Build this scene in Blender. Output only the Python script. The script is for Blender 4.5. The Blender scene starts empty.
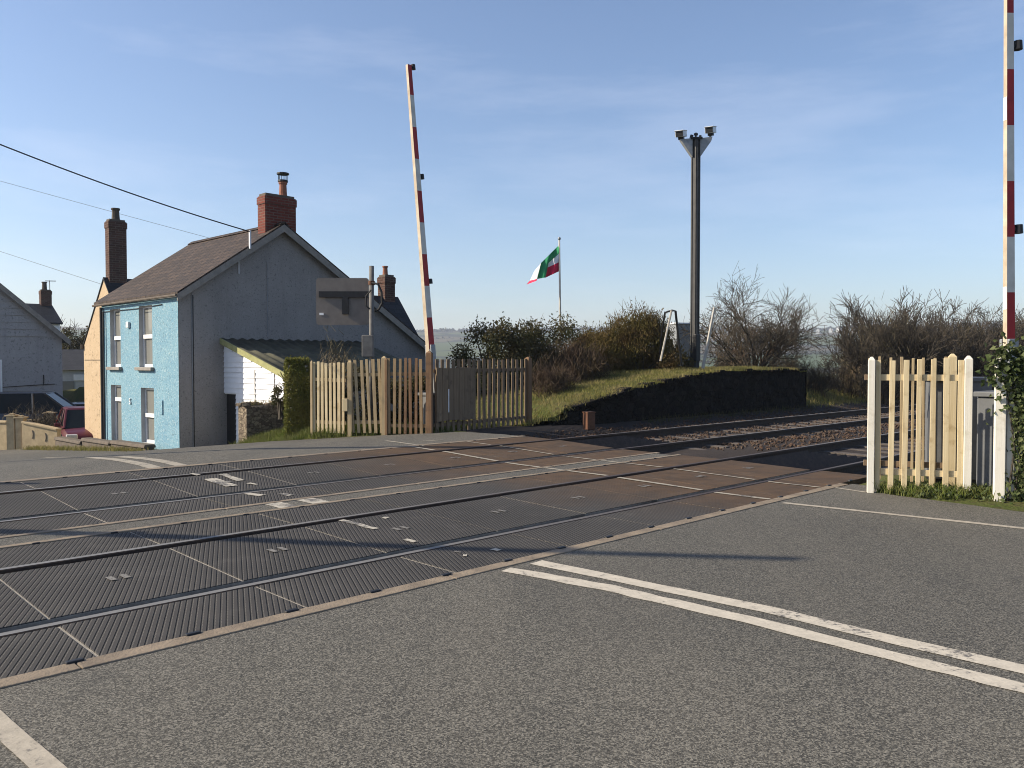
import bpy, math, random
from mathutils import Vector, Matrix, noise
R = math.radians
random.seed(7)
S = bpy.context.scene
COL = S.collection
HAZE = .00030
# ------------------------------------------------------------------ camera maths
F = 828.0; PITCH = math.atan(22/828.0); EYE = Vector((0, 0, 1.5))
def ray(px, py):
    u = (px-512)/F; v = (384-py)/F
    return Vector((u, math.cos(PITCH)+v*math.sin(PITCH), -math.sin(PITCH)+v*math.cos(PITCH)))
def P(px, py, Y):
    d = ray(px, py); return EYE + d*(Y/d.y)
def GP(px, py, z=0.0):
    d = ray(px, py); return EYE + d*((z-1.5)/d.z)
T = Vector((0.7147, 0.6994, 0)); N = Vector((-0.6994, 0.7147, 0)); RD = Vector((-0.722, 0.692, 0))
def SD(s, d, z=0.0):
    v = T*s + N*d; v.z = z; return v
def sd(p): return p.x*T.x+p.y*T.y, p.x*N.x+p.y*N.y
def lerp(a, b, t): return a+(b-a)*t
def sm(a, b, x):
    t = max(0, min(1, (x-a)/(b-a))); return t*t*(3-2*t)
def pw(x, pts):
    if x <= pts[0][0]: return pts[0][1]
    for (a, b), (c, d) in zip(pts, pts[1:]):
        if x <= c: return b+(d-b)*(x-a)/(c-a)
    return pts[-1][1]
ZD = [(4.45, 0), (5.18, 0.002), (6.685, .033), (8.65, .04), (10.155, .1), (10.97, .112), (12.5, .10), (14, .0), (15.9, -.16), (20.9, -.73), (30, -1.3), (40, -1.9), (60, -2.6)]
def zd(d): return pw(d, ZD)
def plat_z(s): return pw(s, [(12.2, -.02), (13.6, .02), (14.3, .14), (14.6, .38), (15.4, .56), (16.8, .80), (19.5, 1.12), (21, 1.2), (26, 1.22)])
def road_edge_far(d): return pw(d, [(11, 11), (12.75, 10.95), (13.2, 10.5), (15.0, 8.85), (17, 8.65), (19, 8.6)])
def road_edge_near(d): return pw(d, [(-20, 8.6), (0, 9.1), (2.3, 9.42), (3.85, 9.62), (4.0, 10.1), (4.4, 10.1)])
# ------------------------------------------------------------------ mesh builder
class MB:
    def __init__(s): s.v = []; s.f = []; s.m = []
    def face(s, pts, mi=0):
        i = len(s.v); s.v += [Vector(p) for p in pts]; s.f.append(tuple(range(i, i+len(pts)))); s.m.append(mi)
    def hexa(s, b, t, mi=0, top=None):
        i = len(s.v); s.v += [Vector(p) for p in b+t]
        s.f += [(i+3, i+2, i+1, i), (i+4, i+5, i+6, i+7)]; s.m += [mi, mi if top is None else top]
        for k in range(4):
            j = (k+1) % 4; s.f.append((i+k, i+j, i+4+j, i+4+k)); s.m.append(mi)
    def box(s, c, x, y, z, mi=0, top=None):      # half vectors x,y,z (right handed)
        c = Vector(c); x = Vector(x); y = Vector(y); z = Vector(z)
        s.hexa([c-x-y-z, c+x-y-z, c+x+y-z, c-x+y-z], [c-x-y+z, c+x-y+z, c+x+y+z, c-x+y+z], mi, top)
    def rbox(s, c, w, l, h, ang=0, mi=0):        # c = centre of base
        x = Vector((math.cos(ang), math.sin(ang), 0)); y = Vector((-x.y, x.x, 0))
        s.box(Vector(c)+Vector((0, 0, h/2)), x*w/2, y*l/2, Vector((0, 0, h/2)), mi)
    def prism(s, poly, ext, mi=0, cap=None):
        poly = [Vector(p) for p in poly]; ext = Vector(ext); n = len(poly); i = len(s.v)
        s.v += poly+[p+ext for p in poly]
        nn = sum(((poly[k]-poly[0]).cross(poly[k+1]-poly[0]) for k in range(1, n-1)), Vector())
        flip = nn.dot(ext) > 0
        a = tuple(range(i, i+n)); b = tuple(range(i+n, i+2*n))
        s.f += [a[::-1], b] if flip else [a, b[::-1]]; s.m += [mi if cap is None else cap]*2
        for k in range(n):
            j = (k+1) % n; q = (i+k, i+j, i+n+j, i+n+k); s.f.append(q if flip else q[::-1]); s.m.append(mi)
    def tube(s, pts, rad, n=8, mi=0, cap=True):
        pts = [Vector(p) for p in pts]
        if not hasattr(rad, '__len__'): rad = [rad]*len(pts)
        i0 = len(s.v); up = None
        for k, p in enumerate(pts):
            d = (pts[min(k+1, len(pts)-1)]-pts[max(k-1, 0)]).normalized()
            a = d.orthogonal().normalized() if up is None else (up-d*up.dot(d))
            if a.length < 1e-6: a = d.orthogonal()
            a.normalize(); up = a; b = d.cross(a)
            for j in range(n):
                t = 2*math.pi*j/n; s.v.append(p+(a*math.cos(t)+b*math.sin(t))*rad[k])
        for k in range(len(pts)-1):
            for j in range(n):
                q = (j+1) % n; s.f.append((i0+k*n+j, i0+k*n+q, i0+(k+1)*n+q, i0+(k+1)*n+j)); s.m.append(mi)
        if cap:
            s.f.append(tuple(i0+j for j in range(n))[::-1]); s.m.append(mi)
            e = i0+(len(pts)-1)*n; s.f.append(tuple(e+j for j in range(n))); s.m.append(mi)
    def build(s, name, mats, root=None, smooth=False, bev=0, uv=False, loc=None):
        if not isinstance(mats, (list, tuple)): mats = [mats]
        me = bpy.data.meshes.new(name)
        off = wloc(root) if root else (Vector(loc) if loc else Vector())
        me.from_pydata([tuple(p-off) for p in s.v], [], s.f)
        for m in mats: me.materials.append(m)
        me.polygons.foreach_set('material_index', s.m)
        if smooth: me.polygons.foreach_set('use_smooth', [True]*len(s.f))
        me.update()
        if uv:
            L = me.uv_layers.new(name='UVMap').data
            for p in me.polygons:
                n = p.normal
                if abs(n.z) > .97: a = Vector((T.x, T.y, 0)); b = Vector((N.x, N.y, 0))
                else:
                    a = Vector((0, 0, 1)).cross(n).normalized(); b = n.cross(a)
                for li in p.loop_indices:
                    co = me.vertices[me.loops[li].vertex_index].co+off; L[li].uv = (co.dot(a), co.dot(b))
        o = bpy.data.objects.new(name, me); COL.objects.link(o)
        if root: o.parent = root
        elif loc: o.location = loc
        if bev:
            b = o.modifiers.new('Bevel', 'BEVEL'); b.width = bev; b.segments = 2; b.limit_method = 'ANGLE'
        return o
def wloc(o):
    v = Vector()
    while o: v += o.location; o = o.parent
    return v
def tag(o, label, cat, group=None):
    o['label'] = label; o['category'] = cat
    if group: o['group'] = group
    return o
def thing(name, label, cat, loc, group=None):
    o = bpy.data.objects.new(name, None); COL.objects.link(o); o.location = loc; o.empty_display_size = .2
    return tag(o, label, cat, group)
def struct(o, kind='structure'):
    o['kind'] = kind; return o
Z = Vector((0, 0, 1))
# ------------------------------------------------------------------ materials
class NT:
    def __init__(s, nt): s.nt = nt
    def n(s, t, **kw):
        o = s.nt.nodes.new('ShaderNode'+t)
        for k, v in kw.items():
            if k in o.inputs: o.inputs[k].default_value = v
            else: setattr(o, k, v)
        return o
    def l(s, a, b): s.nt.links.new(a, b)
    def math(s, op, a, b=None, c=None):
        o = s.n('Math', operation=op)
        for i, x in enumerate((a, b, c)):
            if x is None: continue
            if isinstance(x, (int, float)): o.inputs[i].default_value = x
            else: s.l(x, o.inputs[i])
        return o.outputs[0]
    def mix(s, f, a, b):
        o = s.n('Mix', data_type='RGBA')
        for i, x in ((0, f), (6, a), (7, b)):
            if isinstance(x, (int, float)): o.inputs[i].default_value = x
            elif isinstance(x, tuple): o.inputs[i].default_value = x if len(x) == 4 else x+(1,)
            else: s.l(x, o.inputs[i])
        return o.outputs[2]
    def ramp(s, f, a, b):
        o = s.n('MapRange'); o.inputs[1].default_value = a; o.inputs[2].default_value = b; s.l(f, o.inputs[0]); return o.outputs[0]
    def noise(s, vec, scale, detail=4, rough=.6):
        o = s.n('TexNoise', Scale=scale, Detail=detail, Roughness=rough); s.l(vec, o.inputs['Vector']); return o.outputs['Fac']
    def bump(s, h, st, dist, prev=None):
        o = s.n('Bump', Strength=st, Distance=dist); s.l(h, o.inputs['Height'])
        if prev: s.l(prev, o.inputs['Normal'])
        return o.outputs[0]
def newmat(name):
    m = bpy.data.materials.new(name); m.use_nodes = True; t = NT(m.node_tree); t.b = m.node_tree.nodes['Principled BSDF']; return m, t
def mat(name, c1, c2=None, scale=8, rough=.8, bump=0, bscale=40, metal=0, spec=.3, lo=.35, hi=.65, coat=0):
    m, t = newmat(name); tc = t.n('TexCoord').outputs['Object']
    c2 = c2 or tuple(x*.8 for x in c1)
    f = t.ramp(t.noise(tc, scale), lo, hi)
    t.l(t.mix(f, c1, c2), t.b.inputs['Base Color'])
    t.b.inputs['Roughness'].default_value = rough; t.b.inputs['Metallic'].default_value = metal
    t.b.inputs['Specular IOR Level'].default_value = spec; t.b.inputs['Coat Weight'].default_value = coat
    if bump: t.l(t.bump(t.noise(tc, bscale, 3), bump, .02), t.b.inputs['Normal'])
    return m
def leafmat(name, c1, c2, c3, trans=.25):
    m, t = newmat(name); g = t.n('NewGeometry').outputs['Random Per Island']; tc = t.n('TexCoord').outputs['Object']
    c = t.mix(g, c1, c2); f = t.ramp(t.noise(tc, 1.6, 3), .42, .66); c = t.mix(f, c, c3)
    t.l(c, t.b.inputs['Base Color']); t.b.inputs['Roughness'].default_value = .7; t.b.inputs['Specular IOR Level'].default_value = .12
    tr = t.n('BsdfTranslucent'); t.l(c, tr.inputs[0]); mx = t.n('MixShader', Fac=trans)
    out = m.node_tree.nodes['Material Output']; t.l(t.b.outputs[0], mx.inputs[1]); t.l(tr.outputs[0], mx.inputs[2]); t.l(mx.outputs[0], out.inputs[0])
    return m
def brick(name, c1, c2, mortar, w=.225, h=.075, ms=.012, rough=.85, offset=.5, bump=.6, dirt=.5):
    m, t = newmat(name); uv = t.n('TexCoord').outputs['UV']; ob = t.n('TexCoord').outputs['Object']
    b = t.n('TexBrick', offset=offset); b.inputs['Scale'].default_value = 1; b.inputs['Color1'].default_value = c1+(1,); b.inputs['Color2'].default_value = c2+(1,)
    b.inputs['Mortar'].default_value = mortar+(1,); b.inputs['Mortar Size'].default_value = ms; b.inputs['Brick Width'].default_value = w; b.inputs['Row Height'].default_value = h
    b.inputs['Mortar Smooth'].default_value = .3
    t.l(uv, b.inputs['Vector'])
    f = t.ramp(t.noise(ob, 3, 5), .4, .7); k = t.math('MULTIPLY', f, dirt)
    dark = t.mix(.5, c1, tuple(x*.25 for x in c2))
    t.l(t.mix(k, b.outputs['Color'], dark), t.b.inputs['Base Color']); t.b.inputs['Roughness'].default_value = rough
    t.b.inputs['Specular IOR Level'].default_value = .2
    inv = t.math('SUBTRACT', 1, b.outputs['Fac']); hh = t.math('ADD', inv, t.math('MULTIPLY', t.noise(ob, 60, 2), .4))
    t.l(t.bump(hh, bump, .01), t.b.inputs['Normal']); return m

def asphalt_mat():
    m, t = newmat('asphalt'); tc = t.n('TexCoord').outputs['Object']
    v = t.n('TexVoronoi', Scale=135); t.l(tc, v.inputs['Vector'])
    sep = t.n('SeparateColor'); t.l(v.outputs['Color'], sep.inputs[0])
    agg = t.math('POWER', sep.outputs[0], 1.5)
    fine = t.noise(tc, 90, 3, .7)
    big = t.ramp(t.noise(tc, .55, 5, .6), .35, .65)
    mp = t.n('Mapping'); mp.inputs['Rotation'].default_value = (0, 0, R(43.5)); mp.inputs['Scale'].default_value = (.9, .06, 1); t.l(tc, mp.inputs[0])
    trk = t.ramp(t.noise(mp.outputs[0], 1.5, 3), .4, .62)
    base = t.mix(big, (.044, .042, .035), (.032, .031, .027))
    base = t.mix(t.math('MULTIPLY', trk, .9), base, (.060, .055, .045))
    c = t.mix(t.math('MULTIPLY', agg, .95), base, (.235, .218, .18))
    dk = t.ramp(fine, .42, .30); c = t.mix(t.math('MULTIPLY', dk, .9), c, (.014, .014, .014))
    cr = t.n('TexVoronoi', Scale=.38, feature='DISTANCE_TO_EDGE'); nv = t.n('TexNoise', Scale=1.5, Detail=5); t.l(tc, nv.inputs['Vector'])
    av = t.n('VectorMath', operation='MULTIPLY_ADD'); t.l(nv.outputs['Color'], av.inputs[0]); av.inputs[1].default_value = (1.4, 1.4, 0); t.l(tc, av.inputs[2]); t.l(av.outputs[0], cr.inputs['Vector'])
    st = t.ramp(t.noise(tc, 2.2, 4), .62, .75); c = t.mix(t.math('MULTIPLY', st, .5), c, (.045, .044, .040))
    t.l(av.outputs[0], cr.inputs['Vector']); ck = t.math('MULTIPLY', t.math('LESS_THAN', cr.outputs['Distance'], .006), t.ramp(t.noise(tc, .35, 3), .52, .62)); c = t.mix(t.math('MULTIPLY', ck, .0), c, (.016, .016, .015))
    pt = t.ramp(t.noise(tc, .16, 2, .3), .50, .53); c = t.mix(t.math('MULTIPLY', pt, .16), c, (.03, .03, .029))
    t.l(c, t.b.inputs['Base Color']); t.b.inputs['Roughness'].default_value = .82; t.b.inputs['Specular IOR Level'].default_value = .3
    h = t.math('ADD', agg, t.math('MULTIPLY', fine, 1.5)); t.l(t.bump(h, .55, .007), t.b.inputs['Normal']); return m

def sd_nodes(t, tc):
    s = t.n('VectorMath', operation='DOT_PRODUCT'); t.l(tc, s.inputs[0]); s.inputs[1].default_value = tuple(T)
    d = t.n('VectorMath', operation='DOT_PRODUCT'); t.l(tc, d.inputs[0]); d.inputs[1].default_value = tuple(N)
    return s.outputs['Value'], d.outputs['Value']
def rust_fac(t, tc):
    s, d = sd_nodes(t, tc)
    q = t.math('ADD', s, t.math('MULTIPLY', t.math('SUBTRACT', t.noise(tc, .9, 4), .5), 2.2))
    q = t.math('ADD', q, t.math('MULTIPLY', d, .12))
    return t.ramp(q, 7.0, 8.8)
def deck_mat():
    m, t = newmat('ribbed_rubber'); tc = t.n('TexCoord').outputs['Object']
    rd = Vector((-.322, .947, 0)); pd = Vector((rd.y, -rd.x, 0))
    c = t.n('VectorMath', operation='DOT_PRODUCT'); t.l(tc, c.inputs[0]); c.inputs[1].default_value = tuple(pd/.034)
    a = t.n('VectorMath', operation='DOT_PRODUCT'); t.l(tc, a.inputs[0]); a.inputs[1].default_value = tuple(rd/.055)
    fr = t.math('FRACT', c.outputs['Value']); idx = t.math('FLOOR', c.outputs['Value'])
    tri = t.math('ABSOLUTE', t.math('SUBTRACT', fr, .5))
    rib = t.ramp(tri, .47, .35)
    al = t.math('FRACT', t.math('ADD', a.outputs['Value'], t.math('MULTIPLY', idx, .5)))
    brk = t.ramp(t.math('ABSOLUTE', t.math('SUBTRACT', al, .5)), .46, .36)
    rib = t.math('SUBTRACT', 1, t.math('MULTIPLY', t.math('SUBTRACT', 1, rib), t.math('ADD', .35, t.math('MULTIPLY', brk, .65))))
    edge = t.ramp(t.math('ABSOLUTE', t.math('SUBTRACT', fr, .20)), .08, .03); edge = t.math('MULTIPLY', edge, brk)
    g = t.ramp(t.noise(tc, .7, 4), .3, .7); base = t.mix(g, (.043, .041, .039), (.064, .060, .056))
    col = t.mix(t.math('SUBTRACT', 1, rib), base, (.010, .010, .010))
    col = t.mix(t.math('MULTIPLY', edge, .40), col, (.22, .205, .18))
    rf = rust_fac(t, tc); col = t.mix(t.math('MULTIPLY', rf, .84), col, t.mix(t.ramp(t.noise(tc, 3, 5, .7), .3, .7), (.118, .072, .040), (.060, .041, .027)))
    dust = t.ramp(t.noise(tc, 2.5, 5, .7), .55, .8); col = t.mix(t.math('MULTIPLY', dust, .25), col, (.15, .14, .125))
    t.l(col, t.b.inputs['Base Color']); t.b.inputs['Roughness'].default_value = .8; t.b.inputs['Specular IOR Level'].default_value = .15
    h = t.math('ADD', rib, t.math('MULTIPLY', t.noise(tc, 90, 2), .15))
    st = t.math('SUBTRACT', .8, t.math('MULTIPLY', rf, .2))
    bn = t.n('Bump', Distance=.006); t.l(st, bn.inputs['Strength']); t.l(h, bn.inputs['Height']); t.l(bn.outputs[0], t.b.inputs['Normal']); return m
def paint_mat(name, col, wear, wearlo=.5, wearhi=.58):
    m, t = newmat(name); tc = t.n('TexCoord').outputs['Object']
    v = t.n('TexVoronoi', Scale=75); t.l(tc, v.inputs['Vector']); sep = t.n('SeparateColor'); t.l(v.outputs['Color'], sep.inputs[0])
    f = t.math('ADD', t.noise(tc, 30, 4, .7), t.math('MULTIPLY', t.math('SUBTRACT', t.noise(tc, 3, 4), .5), .9)); f = t.ramp(f, wearlo, wearhi); f = t.math('MULTIPLY', f, wear)
    c = t.mix(t.ramp(t.noise(tc, 12, 3), .3, .7), col, tuple(x*.78 for x in col)); c = t.mix(t.math('MULTIPLY', sep.outputs[0], .3), c, tuple(x*.55 for x in col))
    t.l(t.mix(f, c, (.085, .08, .075)), t.b.inputs['Base Color']); t.b.inputs['Roughness'].default_value = .75
    t.l(t.bump(t.noise(tc, 60, 3), .3, .006), t.b.inputs['Normal']); return m
def ground_mat():
    m, t = newmat('grass_land'); tc = t.n('TexCoord').outputs['Object']
    ln = t.n('VectorMath', operation='LENGTH'); t.l(tc, ln.inputs[0])
    g = t.mix(t.ramp(t.noise(tc, 1.3, 5), .35, .65), (.055, .075, .018), (.10, .095, .035)); g = t.mix(t.ramp(t.noise(tc, 9, 4), .5, .75), g, (.06, .045, .03))
    v = t.n('TexVoronoi', Scale=.0055); t.l(tc, v.inputs['Vector']); sp = t.n('SeparateColor'); t.l(v.outputs['Color'], sp.inputs[0])
    fld = t.mix(sp.outputs[0], (.055, .085, .035), (.085, .10, .04)); fld = t.mix(t.math('GREATER_THAN', sp.outputs[1], .75), fld, (.10, .085, .055))
    e = t.n('TexVoronoi', Scale=.0055, feature='DISTANCE_TO_EDGE'); t.l(tc, e.inputs['Vector'])
    fld = t.mix(t.math('LESS_THAN', e.outputs['Distance'], .05), fld, (.028, .032, .02))
    t.l(t.mix(t.ramp(ln.outputs['Value'], 80, 200), g, fld), t.b.inputs['Base Color']); t.b.inputs['Roughness'].default_value = .95; t.b.inputs['Specular IOR Level'].default_value = .1
    t.l(t.bump(t.noise(tc, 25, 4), .8, .03), t.b.inputs['Normal']); return m
def stucco(name, c1, c2, fleck, fs=45, bump=.7, streak=None):
    m, t = newmat(name); tc = t.n('TexCoord').outputs['Object']
    c = t.mix(t.ramp(t.noise(tc, 1.1, 5), .35, .65), c1, c2)
    f = t.noise(tc, fs, 2, .8); c = t.mix(t.math('MULTIPLY', t.ramp(f, .52, .66), .5), c, fleck)
    dk = t.ramp(t.noise(tc, fs*.7, 2, .8), .42, .33); c = t.mix(t.math('MULTIPLY', dk, .55), c, tuple(x*.35 for x in c1))
    if streak:
        mp = t.n('Mapping'); mp.inputs['Scale'].default_value = (5, 5, .35); t.l(tc, mp.inputs[0]); c = t.mix(t.math('MULTIPLY', t.ramp(t.noise(mp.outputs[0], 1, 4), .5, .75), .22), c, streak)
    t.l(c, t.b.inputs['Base Color']); t.b.inputs['Roughness'].default_value = .9; t.b.inputs['Specular IOR Level'].default_value = .15
    t.l(t.bump(f, bump, .02), t.b.inputs['Normal']); return m
def wood(name, c1, c2, c3, rough=.8):
    m, t = newmat(name); tc = t.n('TexCoord').outputs['Object']; g = t.n('ObjectInfo').outputs['Random']
    mp = t.n('Mapping'); mp.inputs['Scale'].default_value = (30, 30, 1.6); t.l(tc, mp.inputs[0])
    c = t.mix(t.ramp(t.noise(mp.outputs[0], 1, 5), .35, .65), c1, c2)
    c = t.mix(t.math('MULTIPLY', t.ramp(t.noise(tc, 6, 4), .55, .72), .8), c, c3); c = t.mix(t.math('MULTIPLY', g, .35), c, c3)
    t.l(c, t.b.inputs['Base Color']); t.b.inputs['Roughness'].default_value = rough; t.b.inputs['Specular IOR Level'].default_value = .2
    t.l(t.bump(t.noise(mp.outputs[0], 3, 3), .3, .004), t.b.inputs['Normal']); return m
def glass_mat():
    m, t = newmat('window_glass'); t.b.inputs['Base Color'].default_value = (.19, .19, .175, 1); t.b.inputs['Roughness'].default_value = .06; t.b.inputs['Specular IOR Level'].default_value = .6
    tc = t.n('TexCoord').outputs['Object']; t.l(t.bump(t.noise(tc, 2, 2), .05, .02), t.b.inputs['Normal']); return m

M = {}
M['asphalt'] = asphalt_mat(); M['deck'] = deck_mat(); M['ground'] = ground_mat()
M['paint'] = paint_mat('road_paint', (.55, .495, .40), .95, .60, .74); M['paint_worn'] = paint_mat('worn_road_paint', (.48, .44, .36), 1, .5, .62)
M['edge_paint'] = paint_mat('edge_line_paint', (.36, .32, .25), 1, .56, .70)
M['kerb'] = mat('concrete_kerb', (.25, .20, .145), (.165, .132, .098), 5, .9, .4, 50)
M['joint'] = mat('joint_grit', (.34, .31, .26), (.22, .20, .17), 9, .95, .4, 60)
M['inset'] = mat('recessed_grey_inset', (.22, .21, .19), (.10, .095, .09), 60, .8)
M['rail'] = mat('rail_side', (.060, .038, .026), (.035, .026, .021), 20, .75, .2)
M['railtop'] = mat('rail_head', (.22, .21, .195), (.15, .145, .135), 6, .6, metal=.2)
def railhead():
    m, t = newmat('rail_head'); tc = t.n('TexCoord').outputs['Object']; g = t.n('NewGeometry').outputs['Position']
    s_, d_ = sd_nodes(t, g); f = t.math('MULTIPLY', t.ramp(s_, 3.5, 8.0), t.ramp(s_, 16, 11)); c = t.mix(t.noise(tc, 6, 3), (.22, .21, .195), (.15, .145, .135))
    t.l(t.mix(f, c, (.055, .038, .028)), t.b.inputs['Base Color']); t.b.inputs['Roughness'].default_value = .6; t.b.inputs['Metallic'].default_value = .2; return m
M['railtop'] = railhead()
M['ballast'] = mat('ballast_bed', (.042, .031, .024), (.022, .017, .015), 30, .95, 1, 35)
M['stone'] = leafmat('ballast_stone', (.095, .068, .050), (.042, .031, .025), (.085, .05, .032), 0)
M['sleeper'] = mat('concrete_sleeper', (.12, .10, .085), (.07, .058, .048), 8, .9, .4)
M['guard'] = mat('tarred_timber', (.035, .026, .021), (.06, .042, .032), 10, .8, .3)
M['cream_wood'] = wood('cream_painted_wood', (.64, .54, .35), (.52, .42, .25), (.34, .25, .13))
M['white_wood'] = wood('white_painted_wood', (.78, .75, .68), (.70, .67, .58), (.50, .46, .36))
M['bare_wood'] = wood('weathered_wood', (.33, .235, .13), (.23, .16, .09), (.17, .115, .07))
M['tan_wood'] = wood('tan_weathered_wood', (.47, .37, .22), (.34, .26, .15), (.23, .17, .10))
M['rust_wood'] = wood('rust_stained_wood', (.25, .15, .08), (.17, .10, .056), (.11, .065, .042))
M['dark_wood'] = wood('brown_dusty_wood', (.23, .165, .105), (.155, .11, .072), (.10, .072, .05))
M['blue'] = stucco('blue_roughcast', (.15, .285, .375), (.19, .33, .40), (.48, .56, .56), 22)
M['grey'] = stucco('grey_render', (.285, .265, .25), (.24, .224, .213), (.34, .32, .30), 26, .5, (.15, .14, .132))
M['cream'] = stucco('cream_render', (.48, .365, .24), (.43, .325, .21), (.53, .42, .30), 12, .2, (.45, .35, .23))
M['palegrey'] = stucco('pale_grey_render', (.34, .33, .325), (.30, .29, .285), (.38, .37, .36), 12, .2, (.17, .17, .18))
M['slate'] = brick('slate_tiles', (.078, .054, .040), (.036, .027, .022), (.012, .009, .008), .30, .22, .02, .7, dirt=.7)
M['darkslate'] = brick('dark_slate', (.03, .031, .035), (.02, .021, .024), (.008, .008, .009), .3, .2, .01, .55, dirt=.3)
M['redbrick'] = brick('red_brick', (.19, .045, .030), (.12, .030, .022), (.15, .095, .075), ms=.014, dirt=.55)
M['brownbrick'] = brick('brown_brick', (.10, .048, .036), (.055, .028, .022), (.12, .085, .068), ms=.014, dirt=.55)
M['rubble'] = brick('rubble_stone', (.30, .25, .19), (.13, .11, .09), (.055, .045, .036), .26, .13, .03, .95, offset=.37, bump=1, dirt=.9)
M['darkrubble'] = brick('platform_stone', (.022, .018, .015), (.012, .010, .009), (.009, .008, .007), .34, .16, .02, .95, offset=.37, bump=1, dirt=.8)
def rubble(name, c1, c2, mort, sc):
    m, t = newmat(name); tc = t.n('TexCoord').outputs['Object']; mp = t.n('Mapping'); mp.inputs['Scale'].default_value = (1, 1, 1.7); t.l(tc, mp.inputs[0])
    nv = t.n('TexNoise', Scale=3, Detail=3); t.l(tc, nv.inputs['Vector']); av = t.n('VectorMath', operation='MULTIPLY_ADD'); t.l(nv.outputs['Color'], av.inputs[0]); av.inputs[1].default_value = (.25, .25, .25); t.l(mp.outputs[0], av.inputs[2])
    v = t.n('TexVoronoi', Scale=sc); e = t.n('TexVoronoi', Scale=sc, feature='DISTANCE_TO_EDGE'); t.l(av.outputs[0], v.inputs['Vector']); t.l(av.outputs[0], e.inputs['Vector'])
    sp = t.n('SeparateColor'); t.l(v.outputs['Color'], sp.inputs[0]); c = t.mix(sp.outputs[0], c1, c2); c = t.mix(t.math('MULTIPLY', t.ramp(t.noise(tc, 14, 4), .45, .7), .7), c, mort)
    ed = t.ramp(e.outputs['Distance'], .0, .07); t.l(t.mix(ed, mort, c), t.b.inputs['Base Color']); t.b.inputs['Roughness'].default_value = .95; t.b.inputs['Specular IOR Level'].default_value = .1
    h = t.math('ADD', ed, t.math('MULTIPLY', t.noise(tc, 22, 4), .6)); t.l(t.bump(h, .9, .03), t.b.inputs['Normal']); return m
M['rubble'] = rubble('rubble_stone', (.34, .28, .20), (.14, .11, .085), (.085, .07, .055), 8.5)
M['darkrubble'] = rubble('platform_stone', (.024, .020, .016), (.014, .012, .010), (.009, .008, .007), 4.0)
M['tan_block'] = mat('tan_blockwork', (.46, .36, .22), (.36, .28, .17), 5, .9, .4)
M['brownblock'] = mat('brown_coping', (.13, .105, .085), (.09, .075, .06), 7, .9, .5)
M['fascia'] = mat('grey_fascia', (.27, .245, .215), (.20, .182, .16), 6, .7)
M['gutter'] = mat('pale_gutter', (.30, .28, .25), (.22, .2, .18), 6, .6)
M['upvc'] = mat('white_frame', (.78, .78, .77), (.70, .70, .69), 5, .4)
M['white_clad'] = mat('white_cladding', (.80, .81, .83), (.74, .75, .77), 3, .5)
M['reveal'] = mat('grey_reveal', (.44, .45, .45), (.38, .39, .39), 5, .9)
M['black'] = mat('black_metal', (.012, .012, .013), (.02, .02, .022), 8, .5)
M['blackcable'] = mat('black_cable', (.01, .01, .011), (.014, .014, .015), 8, .6)
M['greycable'] = mat('grey_cable', (.26, .27, .29), (.2, .21, .22), 8, .6)
M['terracotta'] = mat('terracotta', (.30, .12, .07), (.20, .08, .05), 8, .8)
M['pot'] = mat('sooty_pot', (.085, .065, .05), (.05, .04, .032), 8, .8)
M['mast'] = mat('galvanised_mast', (.060, .059, .058), (.042, .041, .040), 6, .6, metal=.0)
M['galv'] = mat('galvanised_steel', (.30, .31, .32), (.22, .23, .24), 8, .5, metal=.3)
M['lampwhite'] = mat('lamp_housing', (.72, .73, .75), (.6, .61, .63), 5, .4)
M['red'] = mat('barrier_red', (.36, .022, .026), (.27, .018, .022), 7, .5)
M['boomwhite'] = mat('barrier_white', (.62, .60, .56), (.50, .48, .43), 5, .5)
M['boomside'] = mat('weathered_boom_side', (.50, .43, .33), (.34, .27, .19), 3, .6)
M['cabgrey'] = mat('grey_cabinet_paint', (.15, .155, .16), (.12, .125, .13), 4, .55)
M['signback'] = mat('sign_back', (.175, .155, .14), (.14, .125, .112), 5, .6)
M['corr'] = mat('mossy_corrugated', (.105, .10, .066), (.055, .055, .04), 3, .8, .3)
M['corr_edge'] = mat('mossy_verge_board', (.34, .33, .15), (.25, .25, .11), 6, .85)
M['bark'] = mat('bark', (.068, .056, .041), (.042, .035, .027), 12, .9, .4)
M['twig'] = leafmat('twigs', (.17, .13, .082), (.10, .078, .052), (.13, .115, .065), 0)
M['redtwig'] = leafmat('red_twigs', (.16, .105, .066), (.10, .068, .046), (.14, .11, .066), 0)
M['bramble'] = leafmat('bramble_canes', (.085, .056, .036), (.042, .029, .021), (.07, .052, .03), 0)
M['hedge'] = leafmat('hedge_leaves', (.15, .15, .032), (.07, .085, .02), (.16, .145, .04))
M['gorse'] = leafmat('gorse_leaves', (.135, .105, .032), (.075, .065, .02), (.11, .07, .032))
M['holly'] = leafmat('evergreen_leaves', (.085, .082, .032), (.040, .045, .018), (.105, .08, .04))
M['ivy'] = leafmat('ivy_leaves', (.06, .085, .028), (.15, .165, .075), (.035, .055, .018))
M['grass'] = leafmat('grass_blades', (.09, .14, .022), (.17, .18, .05), (.13, .13, .05), .3)
M['drygrass'] = leafmat('dry_grass_blades', (.23, .20, .065), (.13, .145, .035), (.27, .22, .10), .3)
M['fargreen'] = leafmat('far_trees', (.04, .045, .025), (.03, .035, .02), (.05, .045, .03), 0)
M['glass'] = glass_mat()
M['curtain'] = mat('net_curtain', (.40, .41, .38), (.28, .29, .27), 6, .9)
M['carred'] = mat('maroon_paint', (.085, .006, .012), (.075, .005, .011), 3, .4, coat=.3)
M['carblack'] = mat('dark_paint', (.008, .010, .015), (.010, .012, .018), 3, .3, coat=1)
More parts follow.
